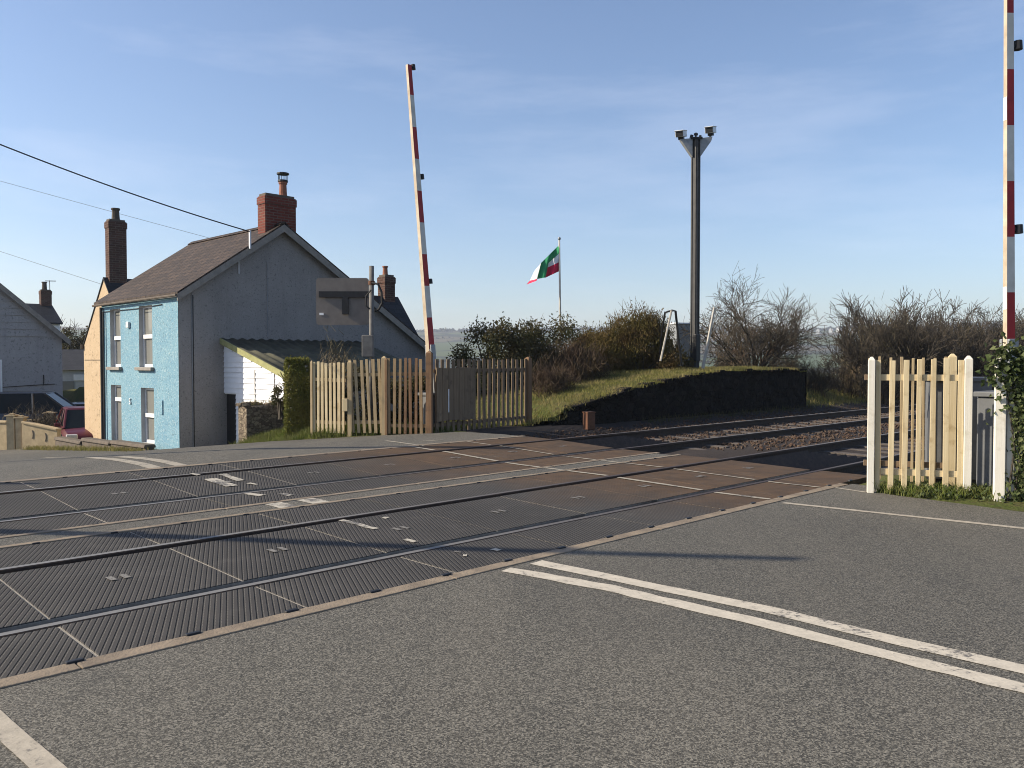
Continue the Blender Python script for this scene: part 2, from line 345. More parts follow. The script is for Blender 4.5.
M['carsilver'] = mat('silver_paint', (.35, .37, .39), (.33, .35, .37), 3, .3, coat=1)
M['carglass'] = mat('car_glass', (.006, .009, .012), (.008, .012, .015), 3, .12, spec=.1)
M['tyre'] = mat('tyre_rubber', (.015, .015, .015), (.02, .02, .02), 9, .9)
M['rim'] = mat('alloy_rim', (.4, .41, .42), (.3, .31, .32), 9, .35, metal=.8)
M['lens'] = mat('clear_lens', (.6, .62, .63), (.5, .52, .53), 9, .1, spec=.6)
M['tail'] = mat('red_lens', (.5, .03, .03), (.4, .02, .02), 9, .15)
M['flag_g'] = mat('flag_green', (.03, .27, .11), (.025, .23, .095), 3, .8); M['flag_w'] = mat('flag_white', (.75, .75, .78), (.68, .68, .71), 3, .8); M['flag_r'] = mat('flag_red', (.62, .02, .075), (.52, .016, .06), 3, .8)
M['rustbox'] = mat('rusty_box', (.14, .066, .036), (.09, .042, .025), 7, .85, .3)
M['pole_wood'] = wood('pole_wood', (.14, .11, .085), (.10, .08, .06), (.08, .065, .05))
M['post_grey'] = mat('grey_post', (.16, .155, .145), (.11, .105, .10), 6, .8)
M['palepole'] = mat('pale_stake', (.46, .43, .38), (.34, .31, .27), 5, .8)

# ------------------------------------------------------------------ ground, road, railway
def gz(x, y):
    s = x*T.x+y*T.y; d = x*N.x+y*N.y; r = math.hypot(x, y)
    if d < 4.4:
        z = -.03
        e = road_edge_near(d)
        z += .05*sm(e-.05, e+.3, s)
        if r > 30: z -= .02*(r-30)*sm(30, 60, r)
    elif d < 12.2 and s > -40: z = -.36
    else:
        zr = zd(d)-.06
        if s < 8: z = zr
        else:
            v = .02-.78*sm(15.2, 21, d)
            e = road_edge_far(d)
            z = lerp(zr, v, sm(e-.05, e+.5, s)) if d < 22 else zr
        if s > 11.5:
            q = -.1 if d < 12.9 else pw(d, [(12.9, -.1), (20, .15), (26, .5)])
            w = sm(11.5, 13, s); z = lerp(z, q, w)
            if d > 13.2 and s > 25: z = lerp(z, .95*sm(13.2, 15.5, d), sm(25, 26.5, s)*(1-sm(30, 34, s)))
    if r > 38:
        far = pw(r, [(38, -.6), (70, -4), (150, -10), (420, -13), (700, -4), (1100, 22), (1500, 50), (1750, 66), (1900, 70), (2300, 55), (3600, 30)])
        az = math.atan2(x, y)
        far += sm(300, 1500, r)*(noise.noise(Vector((az*5, r*.0012, 3)))*9+noise.noise(Vector((az*14, r*.004, 1)))*3)
        z = lerp(z, far, sm(38, 75, r))
    return z
def build_ground():
    rings = [1.0]
    while rings[-1] < 3600: rings.append(rings[-1]*1.033)
    na = 300; mb = MB(); mb.v.append(Vector((0, 0, -.03)))
    for r in rings:
        for a in range(na):
            t = 2*math.pi*a/na; x, y = r*math.sin(t), r*math.cos(t); mb.v.append(Vector((x, y, gz(x, y))))
    for a in range(na): mb.f.append((0, 1+(a+1) % na, 1+a)); mb.m.append(0)
    for k in range(len(rings)-1):
        for a in range(na):
            b = (a+1) % na; i = 1+k*na; j = i+na; mb.f.append((i+a, i+b, j+b, j+a)); mb.m.append(0)
    struct(mb.build('ground', M['ground'], smooth=True))
build_ground()

def sheet(name, m, drange, nd, sfun0, sfun1, ns, zfun):
    mb = MB()
    for i in range(nd+1):
        d = lerp(drange[0], drange[1], i/nd)
        for j in range(ns+1):
            s = lerp(sfun0(d), sfun1(d), j/ns)
            mb.v.append(SD(s, d, zfun(d)))
    for i in range(nd):
        for j in range(ns):
            a = i*(ns+1)+j; mb.f.append((a, a+1, a+ns+2, a+ns+1)); mb.m.append(0)
    return mb.build(name, m)
jit = lambda d: .05*noise.noise(Vector((d*3, 0, 0)))+.03*noise.noise(Vector((d*9, 1, 0)))
struct(sheet('road', M['asphalt'], (-14, 4.33), 120, lambda d: -14, lambda d: road_edge_near(d)+jit(d), 2, lambda d: 0.0))
struct(sheet('far_road', M['asphalt'], (10.97, 48), 140, lambda d: -34, lambda d: road_edge_far(d)+jit(d), 2, zd))
struct(sheet('middle_road_strip', M['asphalt'], (7.5, 7.83), 2, lambda d: -13.1, lambda d: 10.9, 2, zd))

# kerbs of the deck
mb = MB()
for d0, d1, s1 in ((4.33, 4.45, 10.0), (7.42, 7.5, 11), (7.83, 7.91, 11), (10.85, 10.97, 11)):
    s = -13.1
    while s < s1-.01:
        e = min(s+2.4, s1)
        j = random.uniform(-.004, .004)
        mb.hexa([SD(s+.003, d0+j, -.3), SD(e-.003, d0+j, -.3), SD(e-.003, d1, -.3), SD(s+.003, d1, -.3)], [SD(s+.003, d0+j, zd(d0)+.008), SD(e-.003, d0+j, zd(d0)+.008), SD(e-.003, d1, zd(d1)+.008), SD(s+.003, d1, zd(d1)+.008)])
        s = e
struct(mb.build('concrete_edging', M['kerb'], bev=.006))
# deck
ROWS = [(4.455, 5.138), (5.315, 6.555), (6.725, 7.415), (7.915, 8.608), (8.785, 10.025), (10.197, 10.845)]
mb = MB(); jb = MB(); lug = MB(); mk = MB()
for ri, (d0, d1) in enumerate(ROWS):
    k = -13
    while k < 7:
        s0 = 2.62+1.2*k; s1 = s0+1.2; k += 1
        h = random.uniform(-.002, .002); g = .008
        mb.hexa([SD(s0+g, d0, -.2), SD(s1-g, d0, -.2), SD(s1-g, d1, -.2), SD(s0+g, d1, -.2)], [SD(s0+g, d0, zd(d0)+h), SD(s1-g, d0, zd(d0)+h), SD(s1-g, d1, zd(d1)+h), SD(s0+g, d1, zd(d1)+h)])
        if ri in (1, 4):
            c = (d0+d1)/2; sc = (s0+s1)/2
            for q in (-.045, .045):
                zz = zd(c)+.005
                mk.face([SD(sc+q-.022, c-.06, zz), SD(sc+q+.022, c-.06, zz), SD(sc+q+.022, c+.06, zz), SD(sc+q-.022, c+.06, zz)])
        for dd, ok in ((d0-.012, ri in (0, 3)), (d1+.012, ri in (2, 5))):
            if ok:
                for ls in (s0-.12, s0+.48): lug.box(SD(ls, dd, zd(dd)+(.006 if ri == 0 else .003)), T*(.042 if ri == 0 else .03), N*(.017 if ri == 0 else .009), Z*(.012 if ri == 0 else .008))
    s0, s1 = -13.1, 11.0
    jb.hexa([SD(s0, d0, -.25), SD(s1, d0, -.25), SD(s1, d1, -.25), SD(s0, d1, -.25)], [SD(s0, d0, zd(d0)-.006), SD(s1, d0, zd(d0)-.006), SD(s1, d1, zd(d1)-.006), SD(s0, d1, zd(d1)-.006)])
struct(mb.build('crossing_deck', M['deck'], bev=.004)); struct(jb.build('crossing_bed', M['joint']))
struct(lug.build('deck_clamps', M['black'], bev=.006)); struct(mk.build('deck_lifting_marks', M['inset']))
# flangeway floor
mb = MB()
for a, b in ((5.138, 5.315), (6.555, 6.725), (8.608, 8.785), (10.025, 10.197)):
    mb.face([SD(-13, a, zd(a)-.12), SD(10.9, a, zd(a)-.12), SD(10.9, b, zd(b)-.12), SD(-13, b, zd(b)-.12)])
struct(mb.build('flangeway_bed', M['black']))
# ballast bed
mb = MB(); bz = lambda s, d: zd(min(d, 10.9))-.14 - .08*sm(10.9, 11.5, d) + .13*sm(12.0, 12.8, d) - .12*sm(5, 3.6, d) + .03*noise.noise(Vector((s*1.3, d*1.3, 0))) + (.05*math.exp(-((d-7.67)/.5)**2))
NS, ND = 160, 40
for i in range(ND+1):
    for j in range(NS+1):
        s = 10.9+ (j/NS)**1.6*110; d = lerp(3.4, 13.7, i/ND); mb.v.append(SD(s, d, bz(s, d)))
for i in range(ND):
    for j in range(NS):
        a = i*(NS+1)+j; mb.f.append((a, a+1, a+NS+2, a+NS+1)); mb.m.append(0)
struct(mb.build('ballast_bed', M['ballast'], smooth=True))
mb = MB()
for k in range(15000):
    s = 10.9+(random.random()**1.7)*32; d = random.uniform(3.9, 12.4)
    if s < 13.4+random.uniform(-.6, .8) and d < 10.3: continue
    if 5.0 < d < 6.8 and s < 17: continue
    r = random.uniform(.018, .04); c = SD(s, d, bz(s, d)+r*.4)
    ax = [Vector((random.gauss(0, 1), random.gauss(0, 1), random.gauss(0, 1))).normalized() for _ in range(1)][0]
    b = ax.orthogonal().normalized(); e = ax.cross(b); i = len(mb.v)
    mb.v += [c+ax*r, c+b*r*random.uniform(.7, 1.2), c+e*r, c-b*r, c-e*r*random.uniform(.7, 1.2), c-ax*r]
    for f in ((0, 1, 2), (0, 2, 3), (0, 3, 4), (0, 4, 1), (5, 2, 1), (5, 3, 2), (5, 4, 3), (5, 1, 4)): mb.f.append(tuple(i+x for x in f)); mb.m.append(0)
struct(mb.build('ballast_stones', M['stone']), 'stuff')
# tracks
def track(dl, lab):
    root = thing('railway_track', lab, 'railway track', SD(0, dl[0], 0))
    for d in dl:
        z = zd(d)+.004; mb = MB(); poly = [(-.07, -.16), (.07, -.16), (.07, -.148), (.012, -.13), (.012, -.045), (.036, -.035), (.036, -.006), (.028, 0), (-.028, 0), (-.036, -.006), (-.036, -.035), (-.012, -.045), (-.012, -.13), (-.07, -.148)]
        segs = [-32, 10.9, 120]
        for a, b in zip(segs, segs[1:]):
            i = len(mb.v); n = len(poly)
            for s in (a, b): mb.v += [SD(s, d+u, z+w) for u, w in poly]
            for k in range(n):
                j = (k+1) % n; mb.f.append((i+j, i+k, i+n+k, i+n+j)); mb.m.append(1 if k == 7 else 0)
        mb.build('rail', [M['rail'], M['railtop']], root)
    c = (dl[0]+dl[1])/2
    for k in range(32):
        s = 12.9+.72*k; mb = MB(); z0, z1 = zd(dl[0])-.15, zd(dl[1])-.15
        mb.hexa([SD(s-.12, c-1.22, z0-.15), SD(s+.12, c-1.22, z0-.15), SD(s+.12, c+1.22, z1-.15), SD(s-.12, c+1.22, z1-.15)], [SD(s-.1, c-1.2, z0+.03), SD(s+.1, c-1.2, z0+.03), SD(s+.1, c+1.2, z1+.03), SD(s-.1, c+1.2, z1+.03)])
        mb.build('sleeper', M['sleeper'], root)
    return root
track((5.18, 6.685), 'near railway track, two dark steel rails set in the ribbed rubber panels nearest the viewer')
track((8.65, 10.155), 'far railway track, two rusty rails passing the foot of the stone platform')
def guard(d0, d1, s1, lab):
    root = thing('trespass_guard', lab, 'trespass guard', SD(10.95, (d0+d1)/2, zd(d0)-.1), 'timber trespass guards')
    n = 8
    for k in range(n):
        c = lerp(d0+.08, d1-.08, k/(n-1)); z = zd(c)-.1; mb = MB()
        mb.prism([SD(10.95, c-.07, z-.05), SD(10.95, c+.07, z-.05), SD(10.95, c, z+.07)], T*(s1-10.95)); mb.build('ridged_timber', M['guard'], root)
guard(5.28, 6.59, 13.4, 'dark ridged timber grid between the rails of the near track past the panels')
guard(8.745, 10.06, 12.9, 'dark ridged timber grid between the rails of the far track past the panels')

# road markings
def strip(mb, pts, w, z0=.004, wj=.006):
    pts = [Vector(p) for p in pts]; out = []
    dense = []
    for a, b in zip(pts, pts[1:]):
        n = max(1, int((b-a).length/.12)); dense += [a.lerp(b, i/n) for i in range(n)]
    dense.append(pts[-1])
    for k, p in enumerate(dense):
        d = (dense[min(k+1, len(dense)-1)]-dense[max(0, k-1)]); d.z = 0; d.normalize(); q = Vector((-d.y, d.x, 0))
        out.append((p+q*(w/2+random.uniform(-wj, wj)), p-q*(w/2+random.uniform(-wj, wj))))
    i = len(mb.v)
    for a, b in out:
        for v in (a, b): mb.v.append(Vector((v.x, v.y, zd(sd(v)[1])+z0)))
    for k in range(len(out)-1): mb.f.append((i+2*k, i+2*k+1, i+2*k+3, i+2*k+2)); mb.m.append(0)
def gp0(x, y): 
    p = GP(x, y)
    for _ in range(12): p = GP(x, y, zd(sd(p)[1]))
    return p
mb = MB()
up_ = [GP(x, y) for x, y in ((536, 562.5), (608, 577), (640, 584), (768, 610), (896, 641), (1024, 670))]; lw_ = [GP(x, y) for x, y in ((506, 569.8), (608, 588), (640, 595.6), (768, 624.4), (896, 657.5), (1024, 689))]
for q_ in (up_, lw_): q_.append(q_[-1]+(q_[-1]-q_[-2]).normalized()*6)
strip(mb, up_, .14, .004, .004); strip(mb, lw_, .14, .004, .010)
struct(mb.build('centre_line_marking', M['paint']))
M['dirty'] = paint_mat('dirty_road_paint', (.42, .37, .29), .8, .62, .8)
mb = MB(); strip(mb, [SD(.83, 4.28), SD(1.45, -6)], .095, .004, .0015); struct(mb.build('edge_line_marking', M['dirty']))
mb = MB(); strip(mb, [GP(783, 503), GP(1024, 528.5), GP(1024, 528.5)+(GP(1024, 528.5)-GP(783, 503)).normalized()*5], .085); struct(mb.build('footway_line_marking', M['dirty']))
mb = MB(); strip(mb, [GP(826, 486.5), GP(866, 492.5)], .06); struct(mb.build('short_line_marking', M['edge_paint']))
mb = MB()
for s, w, d0, d1 in ((8.3, .075, 4.46, 10.84), (9.52, .05, 4.46, 10.84)):
    for (a, b) in ROWS: strip(mb, [SD(s+jit(a), a+.01), SD(s+jit(b), b-.01)], w, .007)
    strip(mb, [SD(s, 7.5), SD(s, 7.83)], w, .005)
struct(mb.build('deck_edge_lines', M['edge_paint']))
mb = MB()
for c in (4.25, 4.62):
    strip(mb, [SD(c-.05, 7.51), SD(c-.05, 7.82)], .2, .005)
for x0, y0, x1, y1, w in ((222, 474.5, 241, 481, .10), (210, 479, 232, 486.5, .16), (246, 494, 262, 496, .10), (281, 494, 291, 496, .08), (248, 483.5, 257, 485, .06), (341, 520.5, 376, 529.5, .06), (383, 518, 388, 518.5, .07), (404, 540, 416, 542.5, .06), (493, 549.5, 500, 551, .06), (463, 556, 467, 556, .05), (191, 474, 199, 475.5, .05), (455, 552, 461, 553, .03)):
    strip(mb, [gp0(x0, y0), gp0(x1, y1)], w, .007, .012)
struct(mb.build('worn_deck_markings', M['paint_worn']))
mb = MB()
strip(mb, [gp0(158, 469), gp0(143, 464.5), gp0(128, 461.5), gp0(112, 459.3), gp0(90, 457.6)], .17)
strip(mb, [gp0(184, 466.5), gp0(170, 462.8), gp0(155, 460), gp0(137, 458), gp0(118, 456.8)], .17)
strip(mb, [gp0(70, 457.3), gp0(45, 457.6), gp0(22, 458.6)], .1); strip(mb, [gp0(12, 452.8), gp0(0, 453.2)], .12)
strip(mb, [gp0(386, 440.8), gp0(400, 442.6), gp0(424, 446.3)], .07); strip(mb, [gp0(420, 441.5), gp0(443, 440)], .05)
struct(mb.build('far_road_markings', M['edge_paint']))

# ------------------------------------------------------------------ fences and barriers
def fence(lab, p0, p1, n, h, pw_, mats, picket='picket', rails=(.28, .80), posts=(), tilt=0, z0=0.0, z1=0.0, postmat=None, point=False, rmat=None, rt=.04, jitter=.012):
    p0 = Vector((p0.x, p0.y, z0)); p1 = Vector((p1.x, p1.y, z1)); u = (p1-p0); L = u.length; u.z = 0; u.normalize(); w = Vector((u.y, -u.x, 0))  # w faces viewer side
    root = thing('picket_fence', lab, 'fence', p0)
    for k in range(n):
        t = (k+.5)/n; c = p0.lerp(p1, t); hh = h+random.uniform(-.015, .015); lean = u*random.uniform(-jitter, jitter)+u*tilt
        mb = MB(); a = u*(pw_/2*random.uniform(.9, 1.1)); b = w*.011; c = c+w*(rt*.45+.012)
        m = mats[min(len(mats)-1, int(t*len(mats)))]
        prof = [(-1, .06), (1, .06), (1, hh-(.05 if point else 0)), (0, hh)] if False else None
        mb.hexa([c-a+b+Z*.04, c+a+b+Z*.04, c+a-b+Z*.04, c-a-b+Z*.04][::-1], [c-a+b+Z*hh+lean, c+a+b+Z*hh+lean, c+a-b+Z*hh+lean, c-a-b+Z*hh+lean][::-1])
        mb.build(picket, m, root, bev=.003)
    for rz in rails:
        mb = MB(); mid = (p0+p1)/2+Z*(h*rz); mb.box(mid, (p1-p0)/2, -w*rt*.4, Z*.035); mb.build('fence_rail', rmat or mats[0], root, bev=.003)
    for t, hh, wd in posts:
        c = p0.lerp(p1, t); mb = MB(); a = u*wd/2; b = w*wd/2
        c = c+w*.035
        mb.hexa([c-a-b-Z*.1, c+a-b-Z*.1, c+a+b-Z*.1, c-a+b-Z*.1], [c-a-b+Z*(hh-.04), c+a-b+Z*(hh-.04), c+a+b+Z*(hh-.04), c-a+b+Z*(hh-.04)])
        tb = [c-a-b+Z*(hh-.04), c+a-b+Z*(hh-.04), c+a+b+Z*(hh-.04), c-a+b+Z*(hh-.04)]; tt = [c+(q-c-Z*(hh-.04))*.3+Z*hh for q in tb]; mb.hexa(tb, tt)
        mb.build('fence_post', postmat or mats[0], root, bev=.004)
    return root
# right hand near fence
q0 = GP(870, 492); q1 = GP(966, 496.5)
fence('short cream picket fence panel beside the track, between two pointed white posts', q0, q1, 7, 1.53, .056, [M['cream_wood']], posts=((.0, 1.56, .072), (1.0, 1.57, .078)), postmat=M['white_wood'], rails=(.16, .865))
back = Vector((.16, .75, 0))
fence('thin grey-cream pickets standing just behind the short cream fence panel', q0+back+Vector((.08, 0, 0)), q1+back+Vector((.06, 0, 0)), 8, 1.56, .030, [M['tan_wood']], rails=(.16, .84), posts=((1.0, 1.60, .09),), postmat=M['cream_wood'], rmat=M['dark_wood'])
r0 = GP(998, 501.5); r1 = r0+(q1-q0).normalized()*1.0+Vector((0, -.06, 0))
fence('white picket fence overgrown with ivy at the right edge', r0, r1, 5, 1.5, .075, [M['white_wood']], posts=((.0, 1.56, .10),), postmat=M['white_wood'], rails=(.2, .8))
# centre fences
c0 = P(313, 434, 17.3); c1 = P(346, 435.5, 17.1); c2 = P(351, 435.5, 17.05); c3 = P(385, 435, 16.95); c4 = P(387, 436, 16.9); c5 = P(430, 436, 16.75)
fence('pale picket gate panel with a latch plate beside the clipped hedge', c0, c1, 8, 1.5, .06, [M['cream_wood']], z0=0.0, z1=-.02, rails=(.17, .76), posts=((0.0, 1.53, .055),), postmat=M['tan_wood'])
gate = bpy.data.objects[-1] if False else None
rt_ = [o for o in COL.objects if o.name.startswith('picket_fence')][-1]
mb = MB(); cc = P(345, 405, 16.98); mb.rbox(cc-Z*.13, .12, .05, .26, -.15); mb.build('latch_plate', M['cream_wood'], rt_, bev=.01)
fence('middle picket fence panel of leaning tan pickets between gate and boom', c2, c3, 6, 1.55, .062, [M['tan_wood']], tilt=-.07, rails=(.17, .80), posts=((0.0, 1.53, .09), (1.0, 1.62, .10)), postmat=M['tan_wood'], jitter=.03)
fence('rust-stained brown picket fence panel ending at the tall post under the boom', c4, c5, 8, 1.57, .058, [M['bare_wood'], M['bare_wood'], M['rust_wood'], M['rust_wood'], M['bare_wood']], rails=(.13, .80), posts=((0.0, 1.58, .05), (1.0, 1.72, .12)), postmat=M['rust_wood'], jitter=.02)
w0 = P(433, 434.5, 16.9); w1 = P(527, 425, 19.3)
wing = fence('dark brown fence wing running back along the track to a sunlit end post', w0, w1, 19, 1.55, .085, [M['dark_wood']], rails=(.13, .85), posts=((1.0, 1.6, .13),), postmat=M['rust_wood'], z0=-.0, z1=.02)
u = (w1-w0); u.z = 0; u.normalize(); wv = Vector((u.y, -u.x, 0))
for k in range(7):
    mb = MB(); c = Vector((w0.x, w0.y, 0))+u*(.10+.168*k)+wv*.085; mb.box(c+Z*.83, u*.081, -wv*.011, Z*(.55+random.uniform(-.01, .01))); mb.build('wide_board', M['dark_wood'], wing, bev=.003)
mb = MB(); mb.box(Vector((w0.x, w0.y, 0))+u*.36+wv*.102+Z*.7, u*.012, -wv*.004, Z*.24); mb.build('white_strip', M['upvc'], wing)

def barrier(lab, base, top, length_bands, w, th, cab, lights, first_red, base_z=0.0, stickers=(), fdir=None):
    base = Vector(base); top = Vector(top); root = thing('level_crossing_barrier', lab, 'barrier', Vector((base.x, base.y, base_z)))
    ax = (top-base); L = ax.length; ax.normalize(); fd = Vector(fdir) if fdir else T; fx = fd-ax*fd.dot(ax); fx.normalize(); fn = fx.cross(ax).normalized()
    mb = MB(); seg = length_bands; s = first_red-seg*2
    cuts = [0.0]; cols = []
    red = True; s = first_red
    while s > 0: s -= seg; red = not red
    s0 = s; isred = red; e = s0+seg
    while True:
        e2 = min(e, L); a = cuts[-1]
        if e2-a > 1e-4: cuts.append(e2); cols.append(isred)
        if e >= L: break
        e += seg; isred = not isred
    for (a, b), rd in zip(zip(cuts, cuts[1:]), cols):
        ka, kb = 1-.35*a/L, 1-.35*b/L
        def ring(q, k): c = base+ax*q; return [c-fx*w/2*k-fn*th/2*k, c-fx*w/2*k+fn*th/2*k, c+fx*w/2*k+fn*th/2*k, c+fx*w/2*k-fn*th/2*k]
        A, B = ring(a, ka), ring(b, kb); m = 1 if rd else 0
        i = len(mb.v); mb.v += A+B
        for k in range(4):
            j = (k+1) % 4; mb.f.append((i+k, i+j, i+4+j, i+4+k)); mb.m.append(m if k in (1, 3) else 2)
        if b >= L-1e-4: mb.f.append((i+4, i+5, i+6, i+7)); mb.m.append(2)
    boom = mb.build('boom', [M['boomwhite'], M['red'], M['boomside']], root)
    for q in lights:
        k = 1-.35*q/L; c = base+ax*q+fx*(w/2*k); mb = MB(); mb.box(c+fx*.045, fx*.045, fn*.02, ax*.02); mb.tube([c+fx*.07-ax*.05+fn*.0, c+fx*.07+ax*.05], [.05, .045], 10)
        mb.build('boom_lamp', M['black'], boom, smooth=False)
    for q in stickers:
        k = 1-.35*q/L; c = base+ax*q-fx*(w/2*k+.002); mb = MB(); mb.box(c, fx*.0015, fn*th*.42, ax*.13)
        lab_ = mb.build('boom_sticker', M['upvc'], boom)
        for z in range(5):
            mb = MB(); mb.box(c-fx*.003+ax*(-.1+.045*z), fx*.0012, fn*th*.25, ax*.011); 
            if z % 2 == 0 or True: mb.build('sticker_print', M['black'], lab_) if False else None
    cw, cd, ch = cab
    cc = Vector((base.x, base.y, base_z)); mb = MB(); mb.box(cc+Z*ch/2, T*cw/2, N*cd/2, Z*ch/2); mb.build('barrier_cabinet', M['cabgrey'], root, bev=.02)
    mb = MB(); mb.box(cc+Z*(ch+.03), T*(cw/2+.03), N*(cd/2+.03), Z*.03); mb.build('cabinet_lid', M['cabgrey'], root, bev=.01)
    for sgn in (-1, 1):
        mb = MB(); mb.box(base+fn*(th/2+.03)*sgn-ax*.35, fx*.06, fn*.02, ax*.5); mb.build('pivot_arm', M['galv'], root, bev=.01)
    return root
b0 = P(430.5, 352, 17.3); t0 = P(408.5, 65, 17.3)
barrier('raised red and white barrier boom leaning left behind the brown fence', b0, t0, .658, .15, .11, (.34, .34, .8), (1.48, 3.66, 5.93), .06, 0)
b1 = P(1009, 352, 9.55); t1 = P(1008.5, -270, 9.55)
rb = barrier('raised red and white barrier boom above the ivy at the right edge', b1, t1, .634, .10, .07, (.55, .5, 1.1), (1.41, 3.5, 5.6), .05, 0, (.62, 2.78), (.99, .1, 0))
bb = Vector((-10.2, 7.55, .95)); barrier('raised barrier boom on the far left corner, out of view, casting a long shadow', bb, bb+Vector((-.3, -2.3, 6.4)), .63, .17, .12, (.5, .5, .95), (1, 3.3, 5.6), .05, 0)  # unseen boom; its lean is shaped to lay the shadow across the road
lf0 = Vector((-9.6, 9.0, 0)); lf1 = Vector((-8.0, 9.3, 0))
fence('weathered picket fence out of view at the far left corner of the crossing', lf0, lf1, 10, 1.55, .1, [M['tan_wood']], posts=((0, 1.6, .1), (1, 1.6, .1)))
# grey relay cabinet behind right fence
cb = GP(972, 487.5); root = thing('equipment_cabinet', 'grey metal equipment cabinet standing behind the cream fence panel', 'cabinet', Vector((cb.x, cb.y+.35, 0)))
mb = MB(); c = Vector((cb.x, cb.y+.35, 0)); ux = (q1-q0); ux.z = 0; ux.normalize(); uy = Vector((-ux.y, ux.x, 0)); mb.box(c+Z*.67, ux*.33, uy*.22, Z*.6); mb.build('cabinet_body', M['cabgrey'], root, bev=.015)
mb = MB(); mb.box(c+Z*1.29, ux*.36, uy*.25, Z*.025); mb.build('cabinet_lid', M['cabgrey'], root, bev=.008)
mb = MB(); mb.box(c+Z*.04, ux*.31, uy*.2, Z*.06); mb.build('cabinet_plinth', M['black'], root)
mb = MB(); mb.box(c+Z*.66-uy*.228, ux*.27, uy*.008, Z*.5); dr = mb.build('cabinet_door', M['cabgrey'], root, bev=.006)
mb = MB(); mb.box(c+Z*1.08-uy*.24+ux*.22, ux*.05, uy*.002, Z*.035); mb.build('white_sticker', M['upvc'], dr)
# ------------------------------------------------------------------ vegetation helpers
def leafquad(mb, c, size, up=.0, aspect=.6, mi=0):
    a = Vector((random.gauss(0, 1), random.gauss(0, 1), random.gauss(0, 1)+up)); a.normalize(); b = a.orthogonal(); b.rotate(Matrix.Rotation(random.uniform(0, 6.28), 3, a)); b.normalize()
    n = a.cross(b); l = size*random.uniform(.7, 1.3); w = l*aspect/2
    i = len(mb.v); mb.v += [c-a*l/2, c+b*w+n*w*.3, c+a*l/2, c-b*w+n*w*.3]; mb.f.append((i, i+1, i+2, i+3)); mb.m.append(mi)
def cloud_pts(center, rad, nclump, seed, cr=(.3, .5), flat=0):
    rnd = random.Random(seed); cl = []
    for k in range(nclump):
        a = rnd.uniform(0, 6.283); q = rnd.random()**.5; zz = rnd.uniform(-.55, 1.0)
        rr = math.sqrt(max(0, 1-max(0, zz)**2*.75))
        p = Vector((math.cos(a)*q*rad[0]*rr*.85, math.sin(a)*q*rad[1]*rr*.85, zz*rad[2]*.8)); r = rnd.uniform(*cr)*min(rad)
        cl.append((Vector(center)+p, r))
    return cl
def leaf_bush(name, lab, cat, base, rad, n, size, m, seed, nclump=22, up=.2, group=None, stems=True, twig_out=0, cr=(.3, .5), asp=.6):
    base = Vector(base); root = thing(name, lab, cat, base, group); rnd = random.Random(seed); random.seed(seed)
    c = base+Z*rad[2]*.75; cl = cloud_pts(c, rad, nclump, seed, cr); w = [r**2 for _, r in cl]; mb = MB()
    for k in range(n):
        p, r = random.choices(cl, w)[0]; v = Vector((random.gauss(0, 1), random.gauss(0, 1), random.gauss(0, 1))).normalized()*r*(random.random()**.45)*random.choice((1, 1, 1, 1.25))
        q = p+v
        if q.z < base.z+.03: q.z = base.z+random.uniform(.03, .3)
        leafquad(mb, q, size, up, asp)
    for k in range(twig_out):
        p, r = random.choices(cl, w)[0]
        if p.z < c.z: continue
        v = Vector((random.gauss(0, .5), random.gauss(0, .5), 1)).normalized(); mb.tube([p, p+v*r*random.uniform(1.1, 1.9)], [.008, .004], 3, cap=False)
        for z in range(3): leafquad(mb, p+v*r*random.uniform(1., 1.6), size, up, asp)
    mb.build('foliage', m, root)
    sb = MB()
    for k in range(7):
        p, r = cl[k % len(cl)]; sb.tube([base+Vector((random.uniform(-.2, .2)*rad[0], random.uniform(-.2, .2)*rad[1], -.1)), base.lerp(p, .5)+Vector((random.uniform(-.1, .1), 0, .1)), p], [.035, .025, .01], 5)
    sb.build('stem', M['bark'], root); return root
def branch(mb, p, d, L, r, depth, spread, rnd, minr=.006):
    n = 3; pts = [p]; dd = d.copy(); q = p.copy()
    for k in range(n):
        dd = (dd+Vector((rnd.gauss(0, .16), rnd.gauss(0, .16), rnd.gauss(.03, .12)))).normalized(); q = q+dd*L/n; pts.append(q.copy())
    mb.tube(pts, [max(minr, r*(1-.55*k/n)) for k in range(n+1)], 5 if depth > 2 else 3, cap=False)
    if depth == 0: return
    for k in range(rnd.randint(4, 6) if depth > 1 else rnd.randint(4, 7)):
        t = rnd.uniform(.3, 1.0); i = min(n-1, int(t*n)); pp = pts[i].lerp(pts[i+1], t*n-i)
        a = dd.orthogonal(); a.rotate(Matrix.Rotation(rnd.uniform(0, 6.28), 3, dd)); nd = (dd+a*rnd.uniform(.5, 1.0)*spread+Z*.12).normalized()
        branch(mb, pp, nd, L*rnd.uniform(.45, .68), r*.5, depth-1, spread, rnd, minr)
def bare_mesh(base, stems, L, r, fan, depth, seed, spread=.9, minr=.006, spreadbase=.3):
    rnd = random.Random(seed); mb = MB()
    for k in range(stems):
        a = rnd.uniform(0, 6.283); f = fan*rnd.uniform(.3, 1.0)
        branch(mb, Vector(base)+Vector((math.cos(a)*spreadbase*rnd.random(), math.sin(a)*spreadbase*rnd.random(), -.05)), Vector((math.cos(a)*f, math.sin(a)*f, 1)).normalized(), L*rnd.uniform(.75, 1.1), r, depth, spread, rnd, minr)
    return mb
